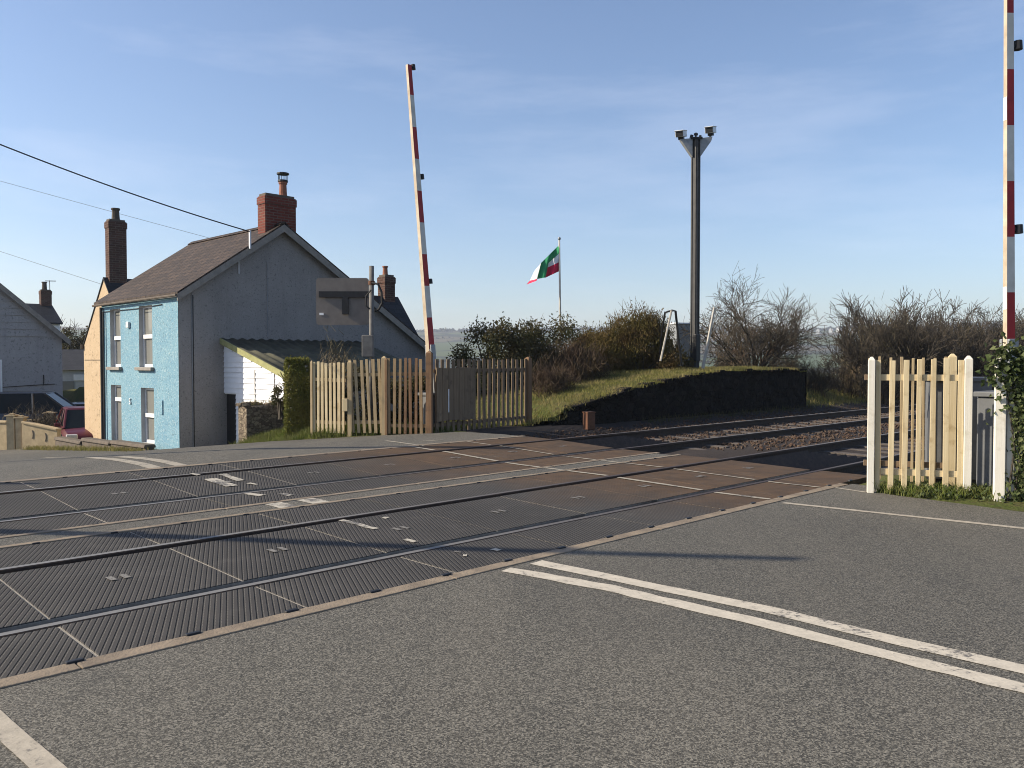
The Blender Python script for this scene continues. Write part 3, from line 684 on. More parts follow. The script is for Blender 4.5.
def twig_fill(mb, base, rad, n, seed, length=.35, width=.012, mi=1):
    random.seed(seed)
    cl = cloud_pts(Vector(base)+Z*rad[2]*.6, rad, 16, seed, (.35, .6))
    for k in range(n):
        p, r = random.choice(cl); c = p+Vector((random.gauss(0, .5)*r, random.gauss(0, .5)*r, random.gauss(0, .6)*r))
        if c.z < base[2]: c.z = base[2]+random.uniform(0, .5)
        a = Vector((random.gauss(0, .7), random.gauss(0, .7), 1)).normalized()*length*random.uniform(.5, 1.2)/2; b = a.orthogonal(); b.rotate(Matrix.Rotation(random.uniform(0, 6.28), 3, a.normalized())); b = b.normalized()*width/2
        i = len(mb.v); mb.v += [c-a-b, c-a+b, c+a+b*.4, c+a-b*.4]; mb.f.append((i, i+1, i+2, i+3)); mb.m.append(mi)
def grass_patch(name, pts_fun, n, h, m, w=.012, seed=1):
    random.seed(seed); mb = MB()
    for k in range(n):
        p = pts_fun()
        if p is None: continue
        hh = h*random.uniform(.4, 1.3); a = random.uniform(0, 6.28); b = Vector((math.cos(a), math.sin(a), 0))*w/2; le = Vector((random.gauss(0, .4), random.gauss(0, .4), 0))*hh
        i = len(mb.v); mb.v += [p-b, p+b, p+b*.6+le*.4+Z*hh*.6, p-b*.6+le*.4+Z*hh*.6, p+le+Z*hh]; mb.f += [(i, i+1, i+2, i+3), (i+3, i+2, i+4)]; mb.m += [0, 0]
    return struct(mb.build(name, m), 'stuff')
# ------------------------------------------------------------------ platform
root = thing('stone_platform', 'dark stone-faced station platform ramp topped with grass beside the far track', 'platform', SD(13, 12.7, 0))
mb = MB(); st = [13.2, 13.6, 14.0, 14.3, 14.6, 15, 16, 17, 18, 19, 20, 21, 22.5, 24, 25.4, 26.0]
def pd0(s): return pw(s, [(12.3, 13.6), (13.2, 13.4), (14, 13.0), (15.5, 12.75), (26, 12.7)])
def ptop(s, d): return plat_z(s)*(1 if s < 25.5 else .96)+.05*noise.noise(Vector((s*.8, d*.8, 2)))
ns_, nz_ = 130, 14
for i in range(ns_+1):
    q = lerp(14.0, 26, i/ns_)
    for j in range(nz_+1):
        z = lerp(-.45, plat_z(q)+.02+.04*noise.noise(Vector((q*2.3, 0, 5))), j/nz_); mb.v.append(SD(q, pd0(q)+.06*noise.noise(Vector((q*2.2, z*3.4, 0)))+.035*noise.noise(Vector((q*6, z*8, 3)))+.05*(z+.4)/1.6, z))
for i in range(ns_):
    for j in range(nz_): k = i*(nz_+1)+j; mb.f.append((k, k+nz_+1, k+nz_+2, k+1)); mb.m.append(0)
mb.face([SD(26, 12.7, -.45), SD(26, 20, -.45), SD(26, 20, plat_z(26)), SD(26, 12.7, plat_z(26))])
mb.build('retaining_wall', M['darkrubble'], root, uv=True)
cp = MB()
for a, b in zip(st[4:], st[5:]):
    n = max(1, int((b-a)/.33))
    for i in range(n):
        s0 = lerp(a, b, i/n)+.008; s1 = lerp(a, b, (i+1)/n)-.008; j = random.uniform(-.05, .05); k = random.uniform(-.035, .03)
        if random.random() < .25 or s0 < 14.6: continue
        cp.hexa([SD(s0, pd0(s0)-.05+j, plat_z(s0)-.01), SD(s1, pd0(s1)-.05+j, plat_z(s1)-.01), SD(s1, pd0(s1)+.35, plat_z(s1)-.01), SD(s0, pd0(s0)+.35, plat_z(s0)-.01)], [SD(s0, pd0(s0)-.05+j, plat_z(s0)+.07+k), SD(s1, pd0(s1)-.05+j, plat_z(s1)+.07+k), SD(s1, pd0(s1)+.35, plat_z(s1)+.06+k), SD(s0, pd0(s0)+.35, plat_z(s0)+.06+k)])
cp.build('coping', M['darkrubble'], root, bev=.015, uv=True)
tp = MB(); ND = 16
for s in st:
    for i in range(ND+1):
        d = lerp(pd0(s)+.2, 20.5, i/ND); tp.v.append(SD(s, d, ptop(s, d)+.05))
for a in range(len(st)-1):
    for i in range(ND):
        k = a*(ND+1)+i; tp.f.append((k, k+ND+1, k+ND+2, k+1)); tp.m.append(0)
tp.build('grass_top', M['ground'], root, smooth=True)
def pp():
    s = random.uniform(12.4, 26); d = random.uniform(pd0(s)+.15, pd0(s)+4.5); return SD(s, d, ptop(s, d)+.03)
grass_patch('platform_grass', pp, 34000, .10, M['drygrass'], .014, 3)
def ppe():
    s = random.uniform(13.4, 26); d = pd0(s)+random.gauss(.1, .09); return SD(s, d, ptop(s, d)+.03+.05*noise.noise(Vector((s*3, 0, 0))))
grass_patch('platform_edge_grass', ppe, 2400, .10, M['drygrass'], .014, 23)
def pp2():
    s = random.uniform(10.8, 13.2); d = random.uniform(13.6, 18); return SD(s, d, max(gz(*SD(s, d)[:2]), 0))
grass_patch('bank_grass', pp2, 9000, .14, M['grass'], .012, 4)
def vg():
    t = random.random(); a = SD(8.75, 15.35); b = SD(10.75, 13.05); p = a.lerp(b, t)+N*(random.random()**1.5)*1.6+T*random.uniform(-.1, .5); p.z = gz(p.x, p.y)-.01; return p
grass_patch('verge_grass', vg, 9000, .17, M['grass'], .012, 5)
def vg2():
    p = SD(8.7, 15.3)+N*random.uniform(0, 2.6)+T*random.uniform(-.15, .8); p.z = gz(p.x, p.y)-.01; return p
grass_patch('bank_edge_grass', vg2, 5000, .15, M['grass'], .012, 6)
def vg3():
    t = random.uniform(0, 1.9); p = q0.lerp(q1, t)+Vector((0, random.gauss(-.03, .13), 0)); s, d = sd(p)
    if s < road_edge_near(d)-.02: return None
    p.z = max(0, gz(p.x, p.y)); return p
grass_patch('right_verge_grass', vg3, 2600, .12, M['grass'], .010, 8)
random.seed(31)
mb = MB()
for k in range(1500):
    t = random.uniform(.2, 1.9); p = q0.lerp(q1, t)+Vector((0, random.gauss(-.02, .14), 0)); s, d = sd(p)
    if s < road_edge_near(d): continue
    p.z = random.uniform(0, .12)*random.random(); leafquad(mb, p+Z*.02, .05, .3, .7)
struct(mb.build('verge_weeds', M['ivy']), 'stuff')
def vg4():
    p = P(random.uniform(25, 152), 449, 23.5); p.y += random.uniform(-.3, .6); k = (p.x-P(25, 449, 23.5).x)/6
    p = P(30, 449, 26.2).lerp(P(150, 449, 21.3), random.random())+Vector((random.gauss(0, .12), random.gauss(-.12, .15), 0)); p.z = zd(sd(p)[1])-.01; return p
grass_patch('wall_foot_grass', vg4, 2600, .13, M['drygrass'], .014, 9)
# scrub floor grass beyond platform
def vg5():
    s = random.uniform(26.2, 48); d = random.uniform(12.5, 14.2); p = SD(s, d); p.z = gz(p.x, p.y); return p
grass_patch('scrub_grass', vg5, 6000, .25, M['drygrass'], .02, 10)
def vg6():
    s = random.uniform(17, 26); d = 12.5+random.gauss(0, .10); return SD(s, d, bz(s, d)-.02)
grass_patch('platform_foot_weeds', vg6, 700, .16, M['holly'], .014, 12)

# ------------------------------------------------------------------ bushes, trees
def ptz(p): s, d = sd(p); return ptop(s, d)
def at(px, Y, z=None):
    p = P(px, 362, Y); p.z = ptz(p) if z is None else z; return p
leaf_bush('evergreen_shrub', 'dark evergreen shrub with sprays poking above the brown fence wing', 'shrub', at(492, 23.5, .3), (1.2, .9, 1.35), 15000, .075, M['holly'], 11, 40, twig_out=40)
leaf_bush('evergreen_shrub', 'taller dark evergreen shrub directly before the flagpole', 'shrub', at(545, 24.5, .55), (1.4, .9, 1.25), 16000, .075, M['holly'], 12, 42, twig_out=50)
leaf_bush('gorse_bush', 'large rounded olive-brown bush left of the camera mast', 'bush', at(637, 25.4, 1.0), (1.50, 1.0, 1.08), 34000, .11, M['gorse'], 13, 60, up=1.5, twig_out=260, cr=(.32, .5), asp=.2)
leaf_bush('dark_shrub', 'low dark shrub at the foot of the camera mast', 'shrub', at(676, 25.9, 1.05), (.75, .45, .42), 3000, .07, M['holly'], 61, 16)
leaf_bush('gorse_bush', 'smaller brown-green bush between the flagpole and the large rounded bush', 'bush', at(592, 26.0, .9), (1.05, .8, .82), 14000, .12, M['gorse'], 62, 34, up=1.2, twig_out=120, asp=.22)
root = thing('bramble', 'tangled red-brown bramble in front of the evergreen shrubs', 'bramble', at(574, 23.6))
mb = bare_mesh(wloc(root), 12, .8, .012, .8, 2, 5, .9, .005, .7); twig_fill(mb, wloc(root), (1.15, .6, .62), 3600, 5, .28, .012); mb.build('canes', [M['bramble'], M['bramble']], root)
root = thing('bramble', 'low dark bramble at the fence end below the evergreen shrub', 'bramble', at(548, 21.8, .4))
mb = bare_mesh(wloc(root), 10, .7, .012, .9, 2, 6, .9, .006, .5); twig_fill(mb, wloc(root), (.8, .5, .6), 1800, 6, .28, .012); mb.build('canes', [M['bramble'], M['bramble']], root)
root = thing('bare_tree', 'spreading leafless shrub tree with many stems right of the camera mast', 'tree', at(752, 30, .95))
mb = bare_mesh(wloc(root), 24, 2.15, .042, 1.05, 3, 21, 1.1, .006, .35); mb.build('branches', M['bark'], root)
mb = MB(); twig_fill(mb, wloc(root), (1.8, 1.2, 1.1), 900, 22, .4, .014, 0); mb.build('twigs', M['redtwig'], root)
SCRUB = [(812, 31, .3, .42, 1), (846, 33, -.3, .5, 0), (874, 33.5, 0, 1.12, 2), (893, 34, 0, 1.22, 0), (918, 35.5, 0, 1.05, 1), (945, 37, 0, 1.15, 2), (972, 38, 0, 1.2, 0), (1000, 38, 0, 1.15, 1), (1032, 39, 0, 1.2, 2), (1066, 40, 0, 1.2, 0), (785, 33.5, .6, .45, 2), (868, 38, -.4, .9, 1), (905, 41, -.4, 1.2, 2), (960, 43, -.4, 1.3, 1), (1015, 44, -.4, 1.3, 0), (822, 36.5, -.5, .5, 2), (730, 33, .8, .45, 0), (880, 31.3, -.1, .55, 1), (930, 33, -.1, .6, 2), (985, 35, -.1, .6, 0)]
meshes = []
for k in range(3):
    mb = bare_mesh((0, 0, 0), 18, 1.8, .032, .6, 3, 40+k, .75, .007, .9); twig_fill(mb, (0, 0, 0), (1.7, 1.3, 1.5), 1700, 60+k, .42, .014); twig_fill(mb, (0, 0, -.2), (1.8, 1.4, .8), 1100, 80+k, .45, .02, 2)
    me = mb.build('scrub_proto', [M['bark'], M['twig'], M['redtwig']]); meshes.append(me.data); bpy.data.objects.remove(me)
random.seed(5)
for i, (px, Y, z, sc, k) in enumerate(SCRUB):
    o = bpy.data.objects.new('scrub_bush', meshes[k]); COL.objects.link(o); p = P(px, 362, Y); o.location = (p.x, p.y, z-.15); o.rotation_euler.z = random.uniform(0, 6.28); o.scale = (sc, sc, sc*random.uniform(1.05, 1.25))
    tag(o, 'leafless brown scrub bush in the thicket beyond the far track, right of the platform', 'bush', 'leafless scrub bushes beyond the far track')
# trimmed hedge
root = thing('clipped_hedge', 'square clipped green hedge at the left end of the pale fence', 'hedge', P(298, 440, 17.9)*1)
hb = Vector((P(298, 430, 18.4).x, 18.4, -.2)); root.location = hb; mb = MB(); random.seed(77)
for k in range(22000):
    x, y, z = random.uniform(-.24, .24), random.uniform(-.8, .8), random.uniform(.0, 1.72)
    if z > 1.72-.5*(abs(x)/.24)**3: continue
    f = random.choice((0, 1, 2, 2))
    if f == 0: x = random.choice((-.24, .24))+random.gauss(0, .02)
    elif f == 1: y = random.choice((-.8, .8))+random.gauss(0, .02)
    elif random.random() < .5: z = 1.72+random.gauss(0, .03)
    q = hb+Vector((-.24, .97, 0))*y+Vector((x*1.0, x*.24, z)); leafquad(mb, q, .045, .1, .8)
mb.build('foliage', M['hedge'], root)
mb = MB(); mb.tube([hb-Z*.1, hb+Z*1.4], [.05, .02], 6); mb.tube([hb-Z*.1+Vector((-.1, .4, 0)), hb+Z*1.4+Vector((-.1, .4, 0))], [.05, .02], 6); mb.build('stem', M['bark'], root)
mb = MB(); root2 = thing('bramble', 'dry brown bramble topping the clipped hedge by the lean-to roof', 'bramble', hb+Vector((.6, 1.0, 0)))
twig_fill(mb, wloc(root2), (.9, .6, 1.45), 900, 16, .3, .014, 1); mb2 = bare_mesh(wloc(root2), 8, 1.1, .01, .5, 2, 17, .8, .006, .4); mb.v, mb.f, mb.m = mb.v+mb2.v, mb.f+[tuple(i+len(mb.v) for i in f) for f in mb2.f], mb.m+mb2.m; mb.build('canes', [M['bark'], M['twig']], root2)
leaf_bush('evergreen_shrub', 'dark shrub filling the gap behind the middle picket panel', 'shrub', Vector((P(368, 430, 18.1).x, 18.1, -.1)), (.62, .5, .85), 3800, .07, M['holly'], 51, 22)
leaf_bush('evergreen_shrub', 'dark shrub behind the rust-stained picket panel', 'shrub', Vector((P(408, 430, 18.2).x, 18.2, -.1)), (.75, .5, .80), 4200, .07, M['holly'], 52, 24)
leaf_bush('evergreen_shrub', 'dark shrub behind the pale picket gate panel', 'shrub', Vector((P(330, 430, 18.3).x, 18.3, -.1)), (.6, .5, .78), 3600, .07, M['holly'], 53, 20)
# dark shrub beside stone wall
leaf_bush('small_shrub', 'small dark shrub on top of the rubble wall before the white lean-to', 'shrub', P(281, 415, 18.8), (.28, .25, .4), 900, .05, M['holly'], 19, 8)
# ivy
root = thing('ivy_plant', 'ivy climbing over the white fence and barrier at the right edge', 'ivy', Vector((r0.x+.2, r0.y, 0))); mb = MB(); random.seed(9)
for k in range(1500):
    z = random.random()**.8*1.66; wdt = .05+.07*sm(.9, 1.5, z)+.08*sm(.35, 0, z)
    x = .17-.04*sm(.9, 1.5, z)+random.gauss(0, 1)*wdt; p = r0+ux*x+Vector((0, random.gauss(-.1, .06), z)); leafquad(mb, p, .055, .2, .85)
for k in range(260):
    p = r0+ux*random.gauss(-.03, .07)+Vector((0, random.gauss(-.1, .05), random.gauss(1.4, .16))); leafquad(mb, p, .06, .2, .85)
mb.build('leaves', M['ivy'], root)
mb = MB()
for k in range(5):
    x = .05+.06*k; mb.tube([r0+ux*x+Vector((0, -.07, 0)), r0+ux*(x+.05)+Vector((0, -.09, .6)), r0+ux*(x-.04)+Vector((0, -.08, 1.3))], [.012, .009, .005], 5)
mb.build('vine_stem', M['bark'], root)

# ------------------------------------------------------------------ mast, flag, small things
mp_ = at(694.5, 26.0); root = thing('camera_mast', 'tall dark fluted steel mast carrying two floodlights', 'mast', mp_); zt = 8.42
mb = MB(); w_ = .135
mb.box(mp_+Z*(zt-mp_.z)/2-Z*.1, T*w_*.72, N*w_*.72, Z*((zt-mp_.z)/2+.1)); 
for sg in (-1, 1):
    mb.box(mp_+Z*(zt-mp_.z)/2-N*w_*.74+T*w_*.5*sg, T*.025, N*.02, Z*((zt-mp_.z)/2)); mb.box(mp_+Z*(zt-mp_.z)/2-T*w_*.74+N*w_*.5*sg, T*.02, N*.025, Z*((zt-mp_.z)/2))
mb.build('mast_column', M['mast'], root, bev=.01)
mb = MB(); mb.box(mp_+Z*.75-N*.12-T*.06, T*.12, N*.06, Z*.42); bx_ = mb.build('control_box', M['black'], root, bev=.015)
xr = Vector((1, 0, 0)); yr = Vector((0, 1, 0)); tp_ = Vector((mp_.x, mp_.y, zt))
mb = MB()
for sg in (-1, 1):
    mb.prism([tp_+xr*sg*.12-Z*.55-yr*.1, tp_+xr*sg*.12+Z*.03-yr*.1, tp_+xr*sg*.50+Z*(.0 if sg < 0 else .08)-yr*.1, tp_+xr*sg*.46-Z*.06-yr*.1], yr*.2)
mb.build('bracket', M['galv'], root, bev=.005)
mb = MB(); mb.box(tp_+Z*.03, xr*.18, yr*.15, Z*.03); mb.tube([tp_+Z*.05, tp_+Z*.22], .03, 8); mb.box(tp_+Z*.17+xr*.0, xr*.06, yr*.03, Z*.03); mb.tube([tp_+Z*.05+xr*-.15, tp_+Z*.15-xr*.12], .05, 8); mb.tube([tp_+Z*.05+xr*.14, tp_+Z*.14+xr*.14], .04, 8); mb.build('mast_head', M['black'], root)
for sg, hz_, ln in ((-1, .18, .0), (1, .30, .05)):
    c = tp_+xr*sg*.46+Z*hz_; ay = Vector((.45, .86, .22)).normalized(); ax_ = ay.cross(Z).normalized(); az = ax_.cross(ay)
    mb = MB(); mb.box(c, ax_*.13, ay*.21, az*.09); mb.box(c+az*.1+ay*-.02, ax_*.145, ay*.24, az*.012)
    fl = mb.build('floodlight', M['lampwhite'], root, bev=.012)
    mb = MB(); mb.box(c-ay*.215, ax_*.115, ay*.006, az*.075); mb.build('lamp_glass', M['black'], fl)
    mb = MB(); mb.tube([c-az*.08, tp_+xr*sg*.44+Z*.0], .035, 8); mb.box(c-az*.12, ax_*.08, ay*.08, az*.05); mb.build('lamp_yoke', M['black'], fl)
# flagpole + flag
fp = P(561, 330, 38); root = thing('flagpole', 'slim pale flagpole rising behind the evergreen shrubs', 'flagpole', Vector((fp.x, fp.y, .8)))
ft = P(559.3, 240, 38); mb = MB(); mb.tube([Vector((fp.x, fp.y, .6)), ft], [.055, .04], 10); mb.build('pole', M['palepole'], root, smooth=True)
mb = MB(); mb.tube([ft, ft+Z*.04, ft+Z*.1, ft+Z*.14], [.04, .07, .07, .02], 10); mb.build('finial', M['galv'], root, smooth=True)
mb = MB()
def fpt(x, y, o): return P(x, y, 38+o)
def patch(tl, tr, br, bl, mi, o=(0, 0, 0, 0)):
    n = 8
    def q(u, v, off):
        x = lerp(lerp(tl[0], tr[0], u), lerp(bl[0], br[0], u), v); y = lerp(lerp(tl[1], tr[1], u), lerp(bl[1], br[1], u), v); dep = lerp(lerp(o[0], o[1], u), lerp(o[3], o[2], u), v)
        return fpt(x, y, dep+.06*math.sin(x*.75+y*.2)+off)
    for off in (0, .012):
        i = len(mb.v)
        for a in range(n+1):
            for b in range(n+1): mb.v.append(q(a/n, b/n, off))
        for a in range(n):
            for b in range(n):
                k = i+a*(n+1)+b; mb.f.append((k, k+1, k+n+2, k+n+1)); mb.m.append(mi)
patch((550, 254), (559, 245), (559, 253.5), (548.5, 263), 0, (-.1, 0, 0, -.1))
patch((541, 263), (550, 254), (548.5, 263.5), (545.5, 277.5), 0, (-.25, -.1, -.1, -.2)); patch((541, 263), (541.5, 262.5), (545.5, 277.5), (537, 279), 0, (-.25, -.25, -.2, -.25))
patch((548.5, 263), (559, 253.5), (559.3, 262), (547.5, 267.5), 1, (-.05, 0, 0, -.05)); patch((547.5, 267.5), (559.3, 262), (559.6, 271), (545.3, 277.8), 2, (-.05, 0, 0, -.05))
patch((534.5, 271), (541, 263), (537.3, 278.8), (530, 280.5), 1, (.1, -.2, -.2, .15)); patch((530, 280.5), (537.3, 278.8), (536.5, 280.8), (526.5, 284.5), 2, (.15, -.2, -.2, .15))
tag(mb.build('flag', [M['flag_g'], M['flag_w'], M['flag_r']], loc=tuple(ft), smooth=True), 'green, white and red striped flag flapping left from the slim pole', 'flag')
# A-frame, stick, shed cabinet
root = thing('metal_frame', 'thin metal A-frame prop standing left of the camera mast', 'frame', at(670, 24.0)); Yf = 24.0
mb = MB(); mb.tube([P(660.5, 361, Yf), P(671.5, 310.5, Yf)], .03, 6); mb.build('pale_leg', M['palepole'], root)
mb = MB(); mb.tube([P(681.5, 366, Yf+.5), P(675.5, 311, Yf+.2), P(672, 310.5, Yf+.1)], .035, 6); mb.tube([P(672, 310.5, Yf+.1), P(665, 312.5, Yf+.2), P(662, 330, Yf+.5), P(659, 362, Yf+.9)], .03, 6); mb.build('dark_leg', M['black'], root)
mb = MB(); mb.tube([P(702.5, 369.5, 25.4), P(714.5, 307.5, 25.6)], [.05, .04], 7)
tag(mb.build('leaning_stake', M['palepole'], loc=tuple(P(702.5, 369.5, 25.4))), 'long pale wooden stake leaning to the right beside the mast', 'stake')
wb = P(681, 362, 31); root = thing('white_cabinet', 'pale louvred cabinet half hidden behind the mast and bush', 'cabinet', Vector((wb.x, wb.y, 1.0)))
mb = MB(); mb.rbox((wb.x, wb.y, .9), .72, .6, 2.0, .3); mb.build('cabinet_body', M['galv'], root, bev=.02); mb = MB(); mb.rbox((wb.x, wb.y, 2.9), .8, .68, .06, .3); mb.build('cabinet_roof', M['lampwhite'], root, bev=.01)
bxp = Vector((P(589, 420, 17.9).x, 17.9, .04)); root = thing('trackside_box', 'small rusty brown box on the ground before the platform wall', 'box', bxp)
mb = MB(); mb.rbox(bxp, .21, .18, .36, .55); mb.build('box_body', M['rustbox'], root, bev=.012); mb = MB(); mb.rbox(bxp+Z*.36, .23, .20, .025, .55); mb.build('box_lid', M['rustbox'], root, bev=.006)

# ------------------------------------------------------------------ the blue house
C0 = Vector((P(179.5, 450, 21).x, 21, 0)); GB = -1.3
def H(L, e, z): return Vector((C0.x, C0.y, 0))+RD*L+T*e+Z*z      # L along the front wall, e into the depth
EZ = 3.22; AZ = 5.22; AE = 2.87; RE = 7.95; RZ = 1.93; LW = 5.1
house = thing('blue_house', 'two-storey house with a blue roughcast front, grey gable and slate roof', 'house', H(0, 0, GB))
def wall_with_holes(mb, L0, L1, z0, z1, holes, e):
    Ls = sorted({L0, L1, *[h[0] for h in holes], *[h[1] for h in holes]}); zs = sorted({z0, z1, *[h[2] for h in holes], *[h[3] for h in holes]})
    for a, b in zip(Ls, Ls[1:]):
        for c, d in zip(zs, zs[1:]):
            if any(h[0] <= a and b <= h[1] and h[2] <= c and d <= h[3] for h in holes): continue
            mb.face([H(b, e, c), H(a, e, c), H(a, e, d), H(b, e, d)])
holes = [(1.56, 2.42, 1.36, 3.02), (3.70, 4.46, 1.36, 3.02), (1.50, 2.34, -.70, .80), (3.70, 4.46, -1.2, .84)]
mb = MB(); wall_with_holes(mb, 0, LW, GB, EZ, holes, 0); mb.build('front_wall', M['blue'], house)
mb = MB()
for a, b, c, d in holes:
    mb.face([H(b, 0, c), H(b, 0, d), H(b, .21, d), H(b, .21, c)]); mb.face([H(a, 0, d), H(a, 0, c), H(a, .21, c), H(a, .21, d)]); mb.face([H(a, 0, d), H(a, .21, d), H(b, .21, d), H(b, 0, d)]); mb.face([H(a, .21, c), H(a, 0, c), H(b, 0, c), H(b, .21, c)])
mb.build('window_reveals', M['reveal'], house)
def bar(mb, a, b, c, d, e0, e1): mb.hexa([H(b, e0, c), H(a, e0, c), H(a, e1, c), H(b, e1, c)], [H(b, e0, d), H(a, e0, d), H(a, e1, d), H(b, e1, d)])
for k, (a, b, c, d) in enumerate(holes):
    door = k == 3
    mb = MB(); f = .055; bar(mb, a, a+f, c, d, .11, .19); bar(mb, b-f, b, c, d, .11, .19); bar(mb, a+f, b-f, d-f, d, .11, .19); bar(mb, a+f, b-f, c, c+f*1.4, .11, .19)
    md = (c+d)/2 if not door else d-.42; bar(mb, a+f, b-f, md-.055, md+.055, .085, .19)
    w = mb.build('front_door' if door else 'sash_window', M['upvc'], house, bev=.006)
    mb = MB(); bar(mb, a+f, b-f, c+f*1.4, md-.055, .145, .16); bar(mb, a+f, b-f, md+.055, d-f, .13, .145); mb.build('pane', M['glass'], w)
    if not door:
        mb = MB(); bar(mb, a+.06, b-.3, c+.08, d-.1, .20, .205); mb.build('curtain', M['curtain'], w)
    if k < 2:
        mb = MB(); bar(mb, a-.10, b+.10, c-.09, c-.002, -.10, .12); mb.build('window_sill', M['fascia'], house, bev=.01)
mb = MB(); bar(mb, .0, LW, -1.3, EZ, .36, .40); mb.build('inner_wall', M['black'], house)
# gable wall (L=0 plane), catslide
mb = MB(); mb.prism([H(.002, .012, GB), H(.002, RE, GB), H(.002, RE, RZ), H(.002, AE, AZ), H(.002, .012, EZ)], RD*.25); mb.build('gable_wall', M['grey'], house)
mb = MB(); mb.prism([H(LW-.25, .012, GB), H(LW-.25, RE, GB), H(LW-.25, RE, RZ), H(LW-.25, AE, AZ), H(LW-.25, .012, EZ)], RD*.248); mb.build('far_gable_wall', M['blue'], house)
mb = MB(); mb.face([H(0, RE, GB), H(LW, RE, GB), H(LW, RE, RZ), H(0, RE, RZ)]); mb.build('rear_wall', M['grey'], house)
sl1 = (AZ-EZ)/AE; sl2 = (AZ-RZ)/(RE-AE); ov = .10
def roof_slab(e0, z0, e1, z1, La, Lb, th, name, m, root, up=0.0):
    mb = MB(); mb.prism([H(La, e0, z0+up), H(La, e1, z1+up), H(La, e1, z1+up+th), H(La, e0, z0+up+th)], RD*(Lb-La)); return mb.build(name, m, root, uv=True)
r1_ = roof_slab(-ov, EZ-sl1*ov+.05, AE, AZ+.05, -.20, LW+.32, .06, 'front_roof', M['slate'], house)
r2_ = roof_slab(AE, AZ+.05, RE+.2, RZ-sl2*.2+.05, -.20, LW+.32, .06, 'rear_roof', M['slate'], house)
mb = MB(); n = 14
for k in range(n):
    a = lerp(-.2, LW+.32, k/n); b = lerp(-.2, LW+.32, (k+1)/n)-.01; mb.prism([H(a, AE-.14, AZ+.05), H(a, AE, AZ+.15), H(a, AE+.14, AZ+.05), H(a, AE, AZ+.0)], RD*(b-a))
mb.build('ridge_tiles', M['slate'], house, uv=True)
mb = MB()
mb.prism([H(-.205, -ov, EZ-sl1*ov-.12), H(-.205, AE, AZ-.14), H(-.205, AE, AZ+.06), H(-.205, -ov, EZ-sl1*ov+.06)], RD*.03); mb.prism([H(-.205, AE, AZ-.14), H(-.205, RE+.2, RZ-sl2*.2-.14), H(-.205, RE+.2, RZ-sl2*.2+.06), H(-.205, AE, AZ+.06)], RD*.03)
mb.prism([H(-.18, .0, EZ-.06), H(-.18, AE, AZ-.06), H(-.18, AE, AZ-.04), H(-.18, 0, EZ-.04)], RD*.18)
mb.build('bargeboard', M['fascia'], house)
mb = MB(); pts = [H(-.2, -ov-.03, EZ-.045), H(LW+.3, -ov-.03, EZ-.06)]; mb.tube(pts, .036, 8); gt = mb.build('gutter', M['brownblock'], house)
mb = MB(); bar(mb, 0, LW, EZ-.07, EZ-.01, -.04, -.005); mb.build('fascia_board', M['reveal'], house)
mb = MB(); mb.tube([H(LW-.13, -.06, EZ-.12), H(LW-.13, -.055, GB)], .045, 8); mb.tube([H(LW-.28, -.06, EZ-.25), H(LW-.28, -.06, GB+.4)], .025, 6); mb.build('downpipe', M['black'], house)
mb = MB(); mb.tube([H(.9, -.02, EZ-.22), H(2.5, -.02, EZ-.26), H(LW-.1, -.02, EZ-.25)], .012, 5); mb.build('wall_cable', M['blackcable'], house)
mb = MB(); mb.tube([H(-.012, 2.45, AZ-.95), H(-.012, 2.45, 2.2)], .007, 5); mb.tube([H(-.012, .35, EZ+.05), H(-.012, .35, -.9)], .012, 5); mb.build('gable_conduit', M['greycable'], house)
mb = MB(); mb.box(H(-.25, 1.83, 4.75), T*.018, RD*.03, Z*.24); mb.tube([H(-.04, 1.62, 3.85), H(-.04, 1.62, 4.2), H(-.06, 1.5, 4.35)], .016, 6); mb.build('cable_bracket', M['lampwhite'], house)
mb = MB(); bar(mb, .93, 1.08, .12, .5, -.03, -.001) ; mb.build('wall_box', M['blue'], house, bev=.01)
mb = MB(); bar(mb, 3.0, 3.16, 2.45, 2.62, -.07, -.001); mb.build('wall_light', M['upvc'], house, bev=.02)
# house number
fc = bpy.data.curves.new('number', 'FONT'); fc.body = '5'; fc.size = .24; fc.extrude = .012; fo = bpy.data.objects.new('tmp', fc); COL.objects.link(fo)
dg = bpy.context.evaluated_depsgraph_get(); me = bpy.data.meshes.new_from_object(fo.evaluated_get(dg)); bpy.data.objects.remove(fo); me.materials.clear(); me.materials.append(M['upvc'])
no = bpy.data.objects.new('house_number', me); COL.objects.link(no); no.parent = house; p = H(3.10, -.02, .32); no.location = p-wloc(house)
xa = -RD; za = Z; ya = za; nrm = xa.cross(ya); no.rotation_euler = Matrix((xa, ya, nrm)).transposed().to_euler()
# chimney
def chimney(parent, c, w, l, z0, z1, m, band=.1, pots=(), pot_m='terracotta', name='chimney', ud=T):
    ud = Vector(ud).normalized(); vd = Vector((-ud.y, ud.x, 0)); mb = MB(); mb.box(c+Z*((z0+z1)/2-c.z), ud*w/2, vd*l/2, Z*(z1-z0)/2)
    mb.box(c+Z*(z1-c.z-.13), ud*(w/2+.02), vd*(l/2+.02), Z*.10)
    ch = mb.build(name, m, parent, uv=True)
    mb = MB(); mb.box(c+Z*(z1-c.z+.03), ud*(w/2-.03), vd*(l/2-.03), Z*.035); mb.build('chimney_cap', M['brownblock'], ch)
    for off, h, r in pots:
        q = c+ud*off; q.z = z1+.05; mb = MB(); mb.tube([q, q+Z*h*.2, q+Z*h*.85, q+Z*h*.86, q+Z*h], [r, r*.9, r*.8, r, r], 12); mb.build('chimney_pot', M[pot_m], ch, smooth=False)
    return ch
ch = chimney(house, H(.30, 2.94, 5), .94, .42, 4.55, 6.08, M['redbrick'], pots=((.19, .42, .12),))
